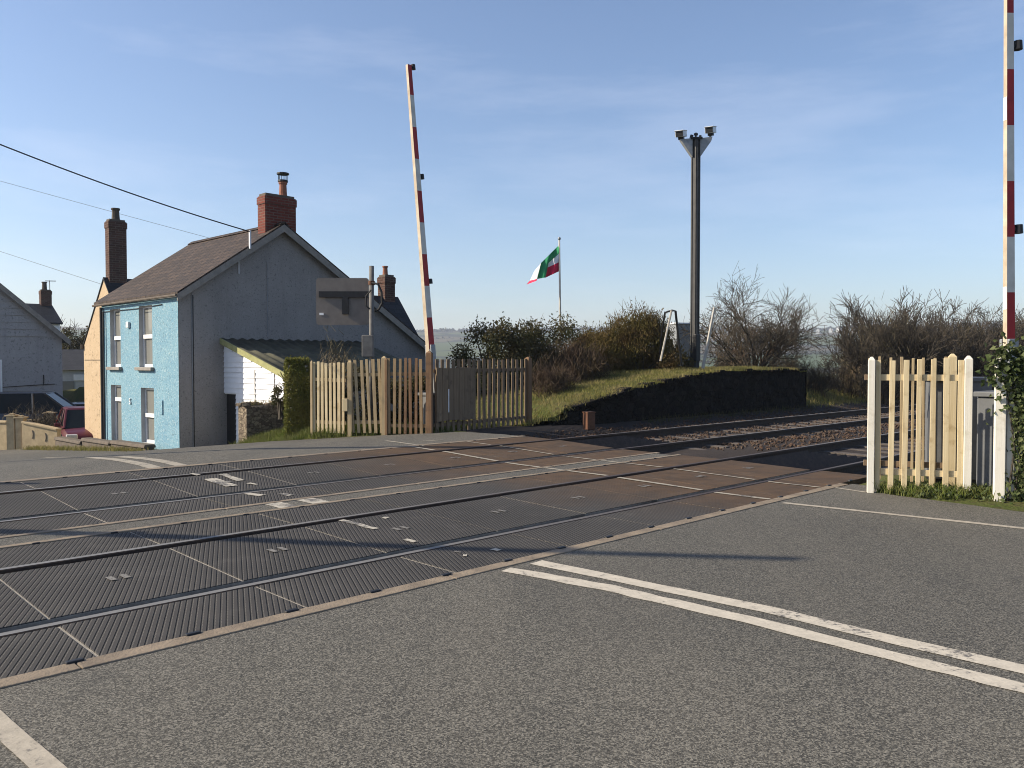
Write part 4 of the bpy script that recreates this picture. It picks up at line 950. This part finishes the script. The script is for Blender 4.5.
q = H(.30, 2.94, 0)+T*.19; mb = MB(); mb.tube([q+Z*6.55, q+Z*6.6], .14, 12); mb.tube([q+Z*6.76, q+Z*6.8], .17, 12)
for k in range(6): a = k*1.047; mb.tube([q+Vector((math.cos(a)*.12, math.sin(a)*.12, 6.58)), q+Vector((math.cos(a)*.12, math.sin(a)*.12, 6.78))], .012, 4)
mb.build('chimney_cowl', M['black'], ch)
mb = MB(); mb.box(H(.30, 2.94, 4.85)-T*.475, T*.010, RD*.2, Z*.16); mb.build('flashing', M['galv'], ch)
# lean-to
W = lambda e, w, z: H(-w, e, z)      # w outward from the gable
E0, E1, WW = 1.22, 5.5, 3.45; ZT, ZL = 2.08, 1.12
lean = thing('lean_to', 'white clad lean-to shed with a mossy corrugated roof against the grey gable', 'shed', W(E0, 0, GB))
mb = MB(); nb = 16
def zr(w): return ZT-(ZT-ZL)*w/WW-.05
mb.prism([W(E0, .62, GB), W(E0, WW-.1, GB), W(E0, WW-.1, zr(WW-.1)), W(E0, .0, zr(0)), W(E0, .0, .66), W(E0, .62, .66)], T*.1); mb.build('end_wall', M['white_clad'], lean)
bd = MB()
z = -1.2
while z < 2.0:
    # clapboards
    wmax = min(WW-.1, (ZT-.05-(z+.13))/((ZT-ZL)/WW)); wmin = .62 if z < .66 else .0
    if wmax > wmin+.05: bd.hexa([W(E0-.03, wmin, z), W(E0-.03, wmax, z), W(E0-.001, wmax, z), W(E0-.001, wmin, z)], [W(E0-.012, wmin, z+.13), W(E0-.012, wmax, z+.13), W(E0-.001, wmax, z+.13), W(E0-.001, wmin, z+.13)])
    z += .135
bd.build('cladding', M['white_clad'], lean)
mb = MB(); 
for w in (1.62, 2.55): mb.box(W(E0-.03, w, .2), RD*.012, T*.006, Z*1.1)
mb.build('door_edges', M['fascia'], lean)
mb = MB(); mb.hexa([W(E0+.05, 0, GB), W(E0+.05, .62, GB), W(E0+.09, .62, GB), W(E0+.09, 0, GB)], [W(E0+.05, 0, .66), W(E0+.05, .62, .66), W(E0+.09, .62, .66), W(E0+.09, 0, .66)]); mb.build('side_door', M['black'], lean)
mb = MB(); mb.prism([W(E0, WW-.2, GB), W(E1, WW-.2, GB), W(E1, WW-.2, zr(WW)), W(E0, WW-.2, zr(WW))], RD*.1); mb.build('side_wall', M['fascia'], lean)
mb = MB(); n = 120
for k in range(n+1):
    e = lerp(E0-.12, E1, k/n); o = .022*math.sin(k/n*2*math.pi*(E1-E0)/.27)
    for w in (0.0, WW*.5, WW): mb.v.append(W(e, w, ZT-(ZT-ZL)*w/WW+.04+o))
for k in range(n):
    for j in range(2): a = k*3+j; mb.f.append((a, a+1, a+4, a+3)); mb.m.append(0)
ro = mb.build('corrugated_roof', M['corr'], lean, smooth=True); so = ro.modifiers.new('Solid', 'SOLIDIFY'); so.thickness = .012
mb = MB(); mb.prism([W(E0-.13, 0, ZT-.1), W(E0-.13, WW, ZL-.1), W(E0-.13, WW, ZL+.05), W(E0-.13, 0, ZT+.05)], T*.03); mb.build('verge_board', M['corr_edge'], lean)
# rubble wall
sw = thing('rubble_wall', 'short rubble stone wall ending before the white lean-to', 'wall', Vector((P(238, 440, 19).x, 19, -.6)))
mb = MB(); a = Vector((P(238, 440, 19.3).x, 19.3, 0)); rj = -RD
mb.hexa([a-Z*1, a+rj*.42-Z*1, a+rj*.42+T*2.8-Z*1, a+T*2.8-Z*1], [a+Z*.50, a+rj*.42+Z*.47, a+rj*.42+T*2.8+Z*.5, a+T*2.8+Z*.5]); mb.build('stonework', M['rubble'], sw, uv=True, bev=.03)
mb = MB(); random.seed(15)
for k in range(26):
    q = a+rj*random.uniform(.05, .37)+T*random.uniform(0, 2.7)+Z*.5; mb.rbox(q-Z*.03, random.uniform(.1, .22), random.uniform(.1, .2), random.uniform(.05, .11), random.uniform(0, 3))
mb.build('loose_stones', M['rubble'], sw, uv=True, bev=.015)
def wg(): return a+rj*random.uniform(.02, .4)+T*random.uniform(0, 2.6)+Z*.5
grass_patch('wall_top_grass', wg, 500, .12, M['drygrass'], .012, 15)
# rear neighbour with chimney
B_ = P(398, 297, 29); nb_ = thing('rear_house', 'dark slate roofed house with a brick chimney showing behind the grey gable', 'house', Vector((B_.x, B_.y, GB)))
kk = 1.51; E_ = B_-N*kk; E_.z = P(425, 348, E_.y).z; G_ = B_+N*kk; G_.z = E_.z; dz = Z*.08
mb = MB(); mb.prism([B_-T*3-dz, E_-T*3-dz, E_-dz, B_-dz], Z*.08); mb.prism([B_-T*3-dz, G_-T*3-dz, G_-dz, B_-dz], Z*.08); mb.build('roof', M['darkslate'], nb_, uv=True)
lo = lambda p: Vector((p.x, p.y, GB))
mb = MB(); e2 = E_+N*.15; g2 = G_-N*.15; mb.prism([lo(e2)-T*.1, e2-T*.1-dz, B_-T*.1-dz*1.5, g2-T*.1-dz, lo(g2)-T*.1], -T*2.8); mb.build('walls', M['grey'], nb_)
cc = P(386.5, 300, 28.7); chimney(nb_, Vector((cc.x, cc.y, 3)), .42, .42, 2.8, P(386, 277, 28.7).z, M['brownbrick'], pots=((-.05, .32, .1),), pot_m='terracotta')
# sign back on post
sp = P(371.5, 400, 17.6); root = thing('road_sign', 'grey-brown back of a road sign with dark bracket on a slim grey post', 'sign', Vector((sp.x, sp.y, 0)))
mb = MB(); mb.tube([Vector((sp.x, sp.y, -.2)), P(371.5, 266, 17.6)], .052, 12); mb.build('sign_post', M['post_grey'], root, smooth=True)
Ys = 17.78; cx0, cz0 = P(316, 278, Ys), P(369, 325, Ys); W_ = (cz0.x-cx0.x); H_ = cx0.z-cz0.z; pl = []
for (sx, sz, a0_) in ((1, 1, 0), (0, 1, 90), (0, 0, 180), (1, 0, 270)):
    for k in range(5):
        t = R(a0_+22.5*k); rr = .06; pl.append(Vector((cx0.x+(W_-rr if sx else rr)+math.cos(t)*rr, Ys, cz0.z+(H_-rr if sz else rr)+math.sin(t)*rr)))
mb = MB(); mb.prism(pl, Vector((0, .012, 0))); pn = mb.build('sign_panel', M['signback'], root)
mb = MB(); mb.box(Vector((cx0.x+W_*.53, Ys-.03, P(0, 294.5, Ys).z)), Vector((W_*.47, 0, 0)), Vector((0, .02, 0)), Z*.065); mb.box(Vector((P(345.5, 300, Ys).x, Ys-.03, P(0, 306, Ys).z)), Vector((.065, 0, 0)), Vector((0, .02, 0)), Z*.18); mb.build('sign_bracket', M['black'], root)
mb = MB(); mb.box(P(321.5, 314, Ys-.006), Vector((.045, 0, 0)), Vector((0, .003, 0)), Z*.025); mb.build('white_sticker', M['upvc'], pn)
mb = MB(); mb.tube([P(372, 283, 17.55), P(378, 284, 17.5), P(381.5, 292, 17.5), P(382, 303, 17.5), P(379, 309, 17.5), P(375, 311, 17.55)], .025, 8); mb.tube([P(371, 290, 17.5), P(366, 296, 17.5), P(366, 306, 17.5), P(370, 309, 17.5)], .018, 6); mb.build('cable_loop', M['blackcable'], root)
mb = MB(); q = P(368, 345, 17.5); mb.rbox(Vector((q.x, q.y, P(0, 357, 17.5).z)), .24, .16, .46, 0); mb.build('junction_box', M['post_grey'], root, bev=.015)
mb = MB(); mb.tube([P(371.5, 285, 17.6), P(371.5, 281, 17.6)], .07, 10); mb.build('post_clamp', M['rustbox'], root)
# ------------------------------------------------------------------ cream house
ap = P(104, 279, 27.5); XD = ap
def K(L, e, z): return Vector((ap.x, ap.y, 0))+RD*L+T*e+Z*z
kz = ap.z; kl = 1.92; ke = P(83, 346, 28.8).z; GB2 = -2.0
cr_ = thing('cream_house', 'tall narrow cream rendered gable house left of the blue house', 'house', K(0, 0, GB2))
mb = MB(); mb.prism([K(-kl, 0, GB2), K(kl, 0, GB2), K(kl, 0, ke), K(0, 0, kz), K(-kl, 0, ke)], T*5); mb.build('walls', M['cream'], cr_)
mb = MB()
for sg in (-1, 1): mb.prism([K(0, -.03, kz+.005), K(sg*(kl+.05), -.03, ke-.05), K(sg*(kl+.05), -.03, ke), K(0, -.03, kz+.06)], T*5.2)
mb.build('roof', M['darkslate'], cr_, uv=True)
mb = MB(); mb.box(K(.25, -.004, P(0, 360, 27.7).z), RD*1.6, T*.004, Z*.012); mb.tube([K(kl+.02, -.05, ke+.05), K(kl+.02, -.05, ke-.1)], .05, 8); mb.build('render_joint', M['brownblock'], cr_)
chimney(cr_, K(.02, .40, 5), .56, .36, 3.2, P(116, 223, 28).z, M['brownbrick'], pots=((0, .40, .14),), pot_m='pot')
# low walls before the blue house
lw = thing('garden_wall', 'low dark brown stepped garden wall in front of the blue house', 'wall', Vector((P(150, 440, 21.3).x, 21.3, -1.4)))
segs = [(150, 21.2, 444.5, 115, 22.9, 440), (114, 22.9, 441.5, 86, 24.6, 437.5), (85, 24.6, 441, 59, 26.2, 436.5)]
for x0, Y0, t0_, x1, Y1, t1_ in segs:
    bm_ = MB(); cp = MB(); A, B = P(x0, t0_, Y0), P(x1, t1_, Y1); dv = (B-A); dv.z = 0; dv.normalize(); nv = Vector((dv.y, -dv.x, 0))*.11
    lo = lambda p: Vector((p.x, p.y, -2.2)); dn = Z*.09
    bm_.hexa([lo(A-nv), lo(B-nv), lo(B+nv), lo(A+nv)][::-1], [A-nv-dn, B-nv-dn, B+nv-dn, A+nv-dn][::-1]); nv *= 1.5
    cp.hexa([A-nv-dn, B-nv-dn, B+nv-dn, A+nv-dn][::-1], [A-nv*.8, B-nv*.8, B+nv*.8, A+nv*.8][::-1])
    bm_.build('wall_body', M['brownblock'], lw); cp.build('coping', M['brownblock'], lw, bev=.02)
def tanwall(lab, x0, Y0, ty0, x1, Y1, ty1, piers, zb=-2.2):
    A, B = P(x0, ty0, Y0), P(x1, ty1, Y1); root = thing('block_wall', lab, 'wall', Vector((A.x, A.y, zb)))
    dv = (B-A); dv.z = 0; L = dv.length; dv.normalize(); nv = Vector((dv.y, -dv.x, 0))*.09; lo = lambda p: Vector((p.x, p.y, zb)); dn = Z*.07
    mb = MB(); mb.hexa([lo(A-nv), lo(B-nv), lo(B+nv), lo(A+nv)][::-1], [A-nv-dn, B-nv-dn, B+nv-dn, A+nv-dn][::-1]); mb.build('wall_body', M['tan_block'], root)
    mb = MB(); m2 = nv*1.4; mb.hexa([A-m2-dn, B-m2-dn, B+m2-dn, A+m2-dn][::-1], [A-m2, B-m2, B+m2, A+m2][::-1]); mb.build('coping', M['tan_block'], root, bev=.015)
    mb = MB(); k = .35
    while k < L-.1:
        c = A+dv*k; c.z = lerp(A.z, B.z, k/L)-.36
        for s_ in range(7):
            aa = R(-60+20*s_); mb.box(c-nv*0+nv.normalized()*.095+dv*(.05*math.cos(aa))+Z*.13*math.sin(aa), dv*.014, nv.normalized()*.008, Z*.022)
        k += .46
    mb.build('pierced_motif', M['brownblock'], root)
    for px, Y, top, wd in piers:
        q = P(px, top, Y); mb = MB(); mb.rbox(Vector((q.x, q.y, zb)), wd, wd, q.z-zb-.06, .1); pr = mb.build('pier', M['tan_block'], root)
        mb = MB(); mb.rbox(Vector((q.x, q.y, q.z-.06)), wd+.08, wd+.08, .05, .1); mb.rbox(Vector((q.x, q.y, q.z-.01)), wd*.6, wd*.6, .04, .1); mb.build('pier_cap', M['tan_block'], pr, bev=.012)
    return root
tanwall('tan block garden wall with arc motifs right of the gateway', 24, 26.6, 421, 59, 26.4, 428.5, ((21, 26.7, 416.5, .24),))
tanwall('tan block garden wall left of the gateway at the picture edge', -60, 27.2, 418, 9, 26.7, 421, ((12, 26.7, 414.5, .24),))
tanwall('low tan wall with a square pier behind the front garden wall', 20, 30.5, 419.5, 50, 30.6, 419.5, ((50, 30.6, 412, .30),))
mb = bare_mesh((P(33, 412, 29.5).x, 29.5, -1.6), 18, .9, .012, .6, 2, 91, .8, .007, .8)
root = thing('garden_shrub', 'scrubby leafless shrub in front of the dark people carrier', 'shrub', Vector((P(33, 412, 29.5).x, 29.5, -1.6))); twig_fill(mb, (P(33, 412, 29.5).x, 29.5, -1.5), (1.2, .5, .9), 1300, 92, .28, .014); mb.build('branches', [M['twig'], M['bark']], root)

# ------------------------------------------------------------------ cars
def car(name, lab, loc, heading, L, Wd, Ht, paint, estate=False):
    root = thing(name, lab, 'car', loc); fx = Vector((math.cos(heading), math.sin(heading), 0)); fy = Vector((-fx.y, fx.x, 0)); lo = Vector(loc)
    def q(x, y, z): return lo+fx*x+fy*y+Z*z
    wz = Ht*.60
    st = [(-L/2, .45, wz*.85, .80), (-L/2+.08, .28, wz*.98, .92), (-L*.3, .2, wz, 1), (L*.02, .2, wz*.98, 1), (L*.22, .2, wz*.96, 1), (L*.36, .22, wz*.84, .97), (L/2-.1, .25, wz*.70, .88), (L/2, .35, wz*.55, .74)]
    mb = MB(); rings = []
    for x, zb, zt_, k in st:
        h = Wd/2*k; rings.append([q(x, -h*.9, zb), q(x, -h, lerp(zb, zt_, .35)), q(x, -h*.98, lerp(zb, zt_, .75)), q(x, -h*.86, zt_), q(x, 0, zt_+.03), q(x, h*.86, zt_), q(x, h*.98, lerp(zb, zt_, .75)), q(x, h, lerp(zb, zt_, .35)), q(x, h*.9, zb)])
    n = 9
    for r in rings: mb.v += r
    for i in range(len(rings)-1):
        for j in range(n): k = (j+1) % n; mb.f.append((i*n+j, i*n+k, (i+1)*n+k, (i+1)*n+j)); mb.m.append(0)
    mb.f.append(tuple(range(n))[::-1]); mb.m.append(0); e = (len(rings)-1)*n; mb.f.append(tuple(range(e, e+n))); mb.m.append(0)
    body = mb.build('body', paint, root, smooth=True, bev=0); body.modifiers.new('es', 'EDGE_SPLIT').split_angle = R(40)
    rb_ = -L/2+(.12 if estate else .35); rt = rb_+(.22 if estate else .5); fb = L*.28; ft_ = L*.06
    hb_, ht_ = Wd/2*.86, Wd/2*.68; zr_ = Ht-.04
    base = [q(rb_, -hb_, wz-.02), q(fb, -hb_, wz*.93), q(fb, hb_, wz*.93), q(rb_, hb_, wz-.02)]; top = [q(rt, -ht_, zr_), q(ft_, -ht_, zr_), q(ft_, ht_, zr_), q(rt, ht_, zr_)]
    mb = MB(); mb.hexa(base, top); mb.build('windows', M['carglass'], root)
    mb = MB(); m_ = .03; a = [p+(p-(top[0]+top[2])/2)*.03 for p in top]; mid = (top[0]+top[2])/2
    mb.hexa(a, [mid+(p-mid)*.86+Z*.06 for p in a]); mb.build('roof', paint, root, bev=.02)
    for b_, t_ in list(zip(base, top))+[(q(-L*.02, y*hb_, wz), q(-L*.03, y*ht_*1.02, zr_)) for y in (-1, 1)]:
        mb = MB(); mb.tube([b_, t_], .04, 6); mb.build('window_pillar', paint, root)
    for x in (-L*.31, L*.31):
        for y in (-1, 1):
            c = q(x, y*(Wd/2-.09), .31); mb = MB(); mb.tube([c-fy*.1, c+fy*.1], .31, 20); wl = mb.build('wheel', M['tyre'], root); mb = MB(); mb.tube([c-fy*.105, c+fy*.105], .2, 14); mb.build('rim', M['rim'], wl)
    for y in (-1, 1):
        mb = MB(); mb.box(q(L/2-.14, y*Wd*.33, wz*.66), fx*.14, fy*.17, Z*.08); mb.build('headlight', M['lens'], root, bev=.03)
        mb = MB(); mb.box(q(-L/2+.06, y*Wd*.38, wz*.88), fx*.06, fy*.09, Z*.15); mb.build('tail_light', M['tail'], root, bev=.02)
        mb = MB(); mb.box(q(L*.2, y*(Wd/2+.06), wz+.06), fx*.06, fy*.09, Z*.06); mb.build('door_mirror', paint, root, bev=.02)
    mb = MB(); mb.box(q(L/2-.05, 0, .36), fx*.06, fy*Wd*.34, Z*.08); mb.build('bumper_grille', M['black'], root, bev=.02)
    return root
p = P(84, 420, 30); car('parked_car', 'maroon car facing the road, half hidden by the cream house', (p.x, p.y, -1.60), R(-57), 4.2, 1.72, 1.43, M['carred'])
p = P(42, 400, 32.4); car('parked_van', 'dark people carrier parked below the grey gable house', (p.x, p.y, -1.62), R(14), 4.7, 1.85, 1.95, M['carblack'], True)
p = P(104, 400, 35); car('parked_car', 'silver car glimpsed beside the cream house behind the maroon car', (p.x, p.y, -1.7), R(25), 4.2, 1.75, 1.5, M['carsilver'])
# ------------------------------------------------------------------ houses at far left
ec = P(62, 340, 36)
def J(g, b, z): return Vector((ec.x, ec.y, 0))-T*g+N*b+Z*z
gh = thing('grey_house', 'pale grey rendered house gable at the left edge with boarded upper part', 'house', J(0, 0, -2.2))
ez = P(62, 338, 36).z; hw = 3.3; az_ = ez+hw*.87
mb = MB(); mb.prism([J(0, 0, -2.2), J(2*hw, 0, -2.2), J(2*hw, 0, ez), J(hw, 0, az_), J(0, 0, ez)], N*8); mb.build('walls', M['palegrey'], gh)
mb = MB(); zz = P(40, 337, 36).z
while zz < az_-.15:
    k = max(0, (zz-ez)/.87); mb.hexa([J(k, -.03, zz), J(2*hw-k, -.03, zz), J(2*hw-k, -.001, zz), J(k, -.001, zz)][::-1], [J(k+.1, -.012, zz+.28), J(2*hw-k-.1, -.012, zz+.28), J(2*hw-k-.1, -.001, zz+.28), J(k+.1, -.001, zz+.28)][::-1]); zz += .29
mb.build('boarding', M['palegrey'], gh)
mb = MB()
for a, b, c, d in ((-.25, ez-.22, hw, az_), (2*hw+.25, ez-.22, hw, az_)): mb.prism([J(a, -.2, b), J(c, -.2, d), J(c, -.2, d+.14), J(a, -.2, b+.14)], N*8.4)
mb.build('roof', M['darkslate'], gh, uv=True)
mb = MB()
for a, b, c, d in ((-.27, ez-.25, hw, az_-.02), (2*hw+.27, ez-.25, hw, az_-.02)): mb.prism([J(a, -.24, b-.08), J(c, -.24, d-.08), J(c, -.24, d+.18), J(a, -.24, b+.18)], N*.035)
mb.build('bargeboard', M['fascia'], gh)
mb = MB(); q = J(2.35, 0, 0); mb.box(J(2.85, -.02, .6), T*.55, N*.03, Z*1.0); w = mb.build('window_frame', M['upvc'], gh); mb = MB(); mb.box(J(2.85, -.045, .6), T*.47, N*.01, Z*.9); mb.build('pane', M['glass'], w)
mb = MB(); mb.tube([J(.3, -.03, .55), J(1.0, -.03, .52), J(2.3, -.03, .45)], .015, 5); mb.tube([J(.75, -.04, .95), J(.75, -.04, .5)], .02, 5); mb.build('wall_cable', M['blackcable'], gh)
# slate house behind
r0_ = P(50, 306, 52); 
def Q(g, b, z): return Vector((r0_.x, r0_.y, 0))-T*g-N*b+Z*z
sh = thing('slate_house', 'white house with dark slate roof and chimney rising behind the grey gable', 'house', Q(0, 0, -3)); rz = r0_.z
run = 2.2; ezz = P(60, 324, 51).z
mb = MB(); mb.prism([Q(0, run-.25, -3), Q(0, -run+.25, -3), Q(0, -run+.25, ezz), Q(0, 0, rz-.05), Q(0, run-.25, ezz)], -T*9); mb.build('walls', M['white_clad'], sh)
mb = MB()
for sg in (-1, 1): mb.prism([Q(-.1, 0, rz), Q(-.1, sg*run, ezz-.05), Q(-.1, sg*run, ezz+.05), Q(-.1, 0, rz+.1)], -T*9.2)
mb.build('roof', M['darkslate'], sh, uv=True)
ch = chimney(sh, Q(.25, 0, 5), .6, .42, rz-.4, P(45, 291, 52).z, M['brownbrick'], pots=((-.05, .5, .16),), pot_m='pot')
mb = MB(); q = Q(.25, 0, P(45, 286, 52).z); mb.tube([q-Z*.3+T*.25, q+Z*.35+T*.25], .02, 5); mb.tube([q+Z*.3+T*.0, q+Z*.33+T*.6], .025, 5); mb.build('aerial', M['black'], sh)
# low shed
sc = P(74, 370, 44); shd = thing('low_outbuilding', 'low pale outbuilding with dark roof between the grey and cream houses', 'outbuilding', Vector((sc.x, sc.y, -2.6)))
z1_ = P(74, 369, 44).z; z2_ = P(74, 351, 45).z
mb = MB(); mb.box(Vector((sc.x, sc.y+2, (z1_-2.6)/2)), Vector((2.4, 0, 0)), Vector((0, 2, 0)), Z*(z1_+2.6)/2); mb.build('walls', M['reveal'], shd)
mb = MB(); mb.prism([Vector((sc.x-2.6, sc.y-.2, z1_-.05)), Vector((sc.x-2.6, sc.y+2, z2_+.1)), Vector((sc.x-2.6, sc.y+4.2, z1_-.05))], Vector((5.2, 0, 0))); mb.build('roof', M['darkslate'], shd, uv=True)
mb = MB(); mb.box(Vector((sc.x+.35, sc.y-.03, z1_-.45)), Vector((.35, 0, 0)), Vector((0, .03, 0)), Z*.16); mb.build('sign_board', M['upvc'], shd)
mb = MB(); mb.box(Vector((sc.x-.35, sc.y-.02, z1_-1.0)), Vector((.35, 0, 0)), Vector((0, .03, 0)), Z*.35); mb.build('window', M['glass'], shd)
# trees there
tr = P(62, 352, 62); root = thing('bare_tree', 'small leafless tree behind the slate house chimney', 'tree', Vector((tr.x, tr.y, -2.0)))
mb = bare_mesh(wloc(root), 5, 4.6, .09, .35, 3, 33, .8, .012, .2); mb.build('branches', M['bark'], root)
leaf_bush('dark_tree', 'dark bushy tree beside the roofline of the cream house', 'tree', Vector((P(80, 350, 60).x, 60, -2)), (2.6, 1.6, 3.9), 8500, .16, M['holly'], 35, 22)
# ------------------------------------------------------------------ wires and pole
up = Vector((-13.2, 12.6, -.4)); root = thing('utility_pole', 'wooden utility pole out of view at the left carrying the house cables', 'utility pole', up)
mb = MB(); mb.tube([up-Z*.3, up+Z*8.2], [.14, .10], 12); mb.build('pole_shaft', M['pole_wood'], root, smooth=True); mb = MB(); mb.box(up+Z*7.7+Vector((0, -.12, 0)), Vector((.7, 0, 0)), Vector((0, .05, 0)), Z*.06); mb.build('crossarm', M['pole_wood'], root)
def wire(lab, a, b, sag, r, m):
    mb = MB(); pts = [a.lerp(b, k/24)-Z*sag*4*(k/24)*(1-k/24) for k in range(25)]; mb.tube(pts, r, 5); return tag(mb.build('cable', m, loc=tuple(a)), lab, 'cable')
bkt = H(-.26, 1.83, 4.96)
# aim the cable so that it passes the picture edge at the photographed height
def far_end(xe, ye, xh, yh, Yh, Ye):  # continue the picture line to the pole depth
    d = P(xe, ye, Ye); return d
wire('thick black overhead cable running to the blue house gable', P(-420, -45, 15.0), bkt, .36, .016, M['blackcable'])
wire('thin grey overhead cable passing behind the tall brown chimney', P(-300, 96, 30), P(215, 239.5, 30), .05, .007, M['greycable'])
wire('thin lower overhead cable ending at the cream house', P(-300, 150, 30), P(101, 284, 28), .05, .007, M['greycable'])
# ------------------------------------------------------------------ far landscape
random.seed(3); mb = MB()
def clump(c, r, n, size):
    for k in range(n):
        v = Vector((random.gauss(0, 1), random.gauss(0, 1), random.gauss(0, .8))).normalized()*r*random.random()**.4; v.z = abs(v.z)*1.0; leafquad(mb, c+v, size, 0, .9)
for k in range(520):
    px = random.uniform(380, 1040); r = random.choice((1720, 1760, 1820)); az = math.atan((px-512)/F); x, y = r*math.sin(az), r*math.cos(az); clump(Vector((x, y, gz(x, y)-2)), random.uniform(5, 10), 16, 7)
for line in range(9):
    r0l = random.uniform(420, 1500); a0 = random.uniform(-.2, .6); tilt = random.uniform(-.25, .25)
    for k in range(70):
        az = a0+(k-35)*.006; r = r0l*(1+tilt*(k-35)*.004); x, y = r*math.sin(az), r*math.cos(az); clump(Vector((x, y, gz(x, y)-1)), random.uniform(2.5, 5), 9, 3.5)
struct(mb.build('distant_woods', M['fargreen']), 'stuff')
def farhouse(px, r, lab, w=11, h=5, yaw=.3):
    az = math.atan((px-512)/F); x, y = r*math.sin(az), r*math.cos(az); z = gz(x, y); root = thing('distant_house', lab, 'house', Vector((x, y, z)))
    a = Vector((math.cos(yaw), math.sin(yaw), 0)); b = Vector((-a.y, a.x, 0)); c = Vector((x, y, z+1)); mb = MB(); mb.prism([c-a*w/2-b*3.5-Z*3, c-a*w/2+b*3.5-Z*3, c-a*w/2+b*3.5+Z*h, c-a*w/2+Z*(h+3.2), c-a*w/2-b*3.5+Z*h], a*w); mb.build('walls', M['reveal'], root)
    mb = MB()
    for sg in (-1, 1): mb.prism([c-a*(w/2+.4)+Z*(h+3.3), c-a*(w/2+.4)+b*sg*3.9+Z*(h-.2), c-a*(w/2+.4)+b*sg*3.9+Z*(h+.2), c-a*(w/2+.4)+Z*(h+3.7)], a*(w+.8))
    mb.build('roof', M['darkslate'], root, uv=True)
farhouse(818, 1560, 'small white house on the far hill, nearest the bare tree', 8, 5, 1.0); farhouse(831, 1580, 'small white house in the middle of three on the far hill', 7, 4.5, .9); farhouse(840, 1550, 'long white farmhouse rightmost of three on the far hill', 12, 5.5, .4)

# ------------------------------------------------------------------ light, sky, camera
SUNDIR = Vector((-.997, -.08, 0)).normalized(); EL = R(30); sv = SUNDIR*math.cos(EL)+Z*math.sin(EL)
ld = bpy.data.lights.new('sun', 'SUN'); ld.energy = 5.0; ld.angle = R(.5); ld.color = (1, .88, .70); lo_ = bpy.data.objects.new('sun', ld); COL.objects.link(lo_); lo_.rotation_euler = (-sv).to_track_quat('-Z', 'Y').to_euler()
W = bpy.data.worlds.new('World'); S.world = W; W.use_nodes = True; t = NT(W.node_tree); bg = W.node_tree.nodes['Background']
sky = t.n('TexSky', sky_type='NISHITA', sun_disc=False, sun_elevation=EL, sun_rotation=math.atan2(SUNDIR.x, SUNDIR.y), altitude=50, air_density=1.0, dust_density=.9, ozone_density=3.2)
tc = t.n('TexCoord').outputs['Generated']; mp = t.n('Mapping'); mp.inputs['Scale'].default_value = (1.2, 2.0, 7.0); mp.inputs['Rotation'].default_value = (0, R(8), R(25)); t.l(tc, mp.inputs[0])
cf = t.ramp(t.noise(mp.outputs[0], 1.6, 7, .62), .48, .80); cf = t.math('MULTIPLY', cf, .16)
tint = t.n('Mix', data_type='RGBA', blend_type='MULTIPLY'); tint.inputs[0].default_value = 1; t.l(t.mix(cf, sky.outputs[0], (7.5, 7.8, 8.3)), tint.inputs[6]); tint.inputs[7].default_value = (.99, .94, .95, 1); t.l(tint.outputs[2], bg.inputs[0]); bg.inputs[1].default_value = .118
mb = MB(); mb.box((0, 0, 41), (4200, 0, 0), (0, 4200, 0), (0, 0, 63)); hz = mb.build('haze', [])
hm = bpy.data.materials.new('haze'); hm.use_nodes = True; hn = hm.node_tree.nodes; hn.remove(hn['Principled BSDF']); vp = hn.new('ShaderNodeVolumePrincipled'); vp.inputs['Color'].default_value = (.80, .88, 1, 1); vp.inputs['Density'].default_value = HAZE; vp.inputs['Anisotropy'].default_value = .2
hm.node_tree.links.new(vp.outputs[0], hn['Material Output'].inputs['Volume']); hz.data.materials.append(hm); struct(hz, 'stuff')
cd = bpy.data.cameras.new('camera'); co = bpy.data.objects.new('camera', cd); COL.objects.link(co); co.location = EYE; co.rotation_euler = (math.pi/2-PITCH, 0, 0)
cd.sensor_width = 36; cd.lens = 36*F/1024; cd.clip_end = 8000; cd.clip_start = .05; S.camera = co
try: S.cycles.filter_width = 1.0
except Exception: pass
S.view_settings.view_transform = 'Standard'; S.view_settings.look = 'None'; S.view_settings.exposure = 0.66; S.view_settings.gamma = 1
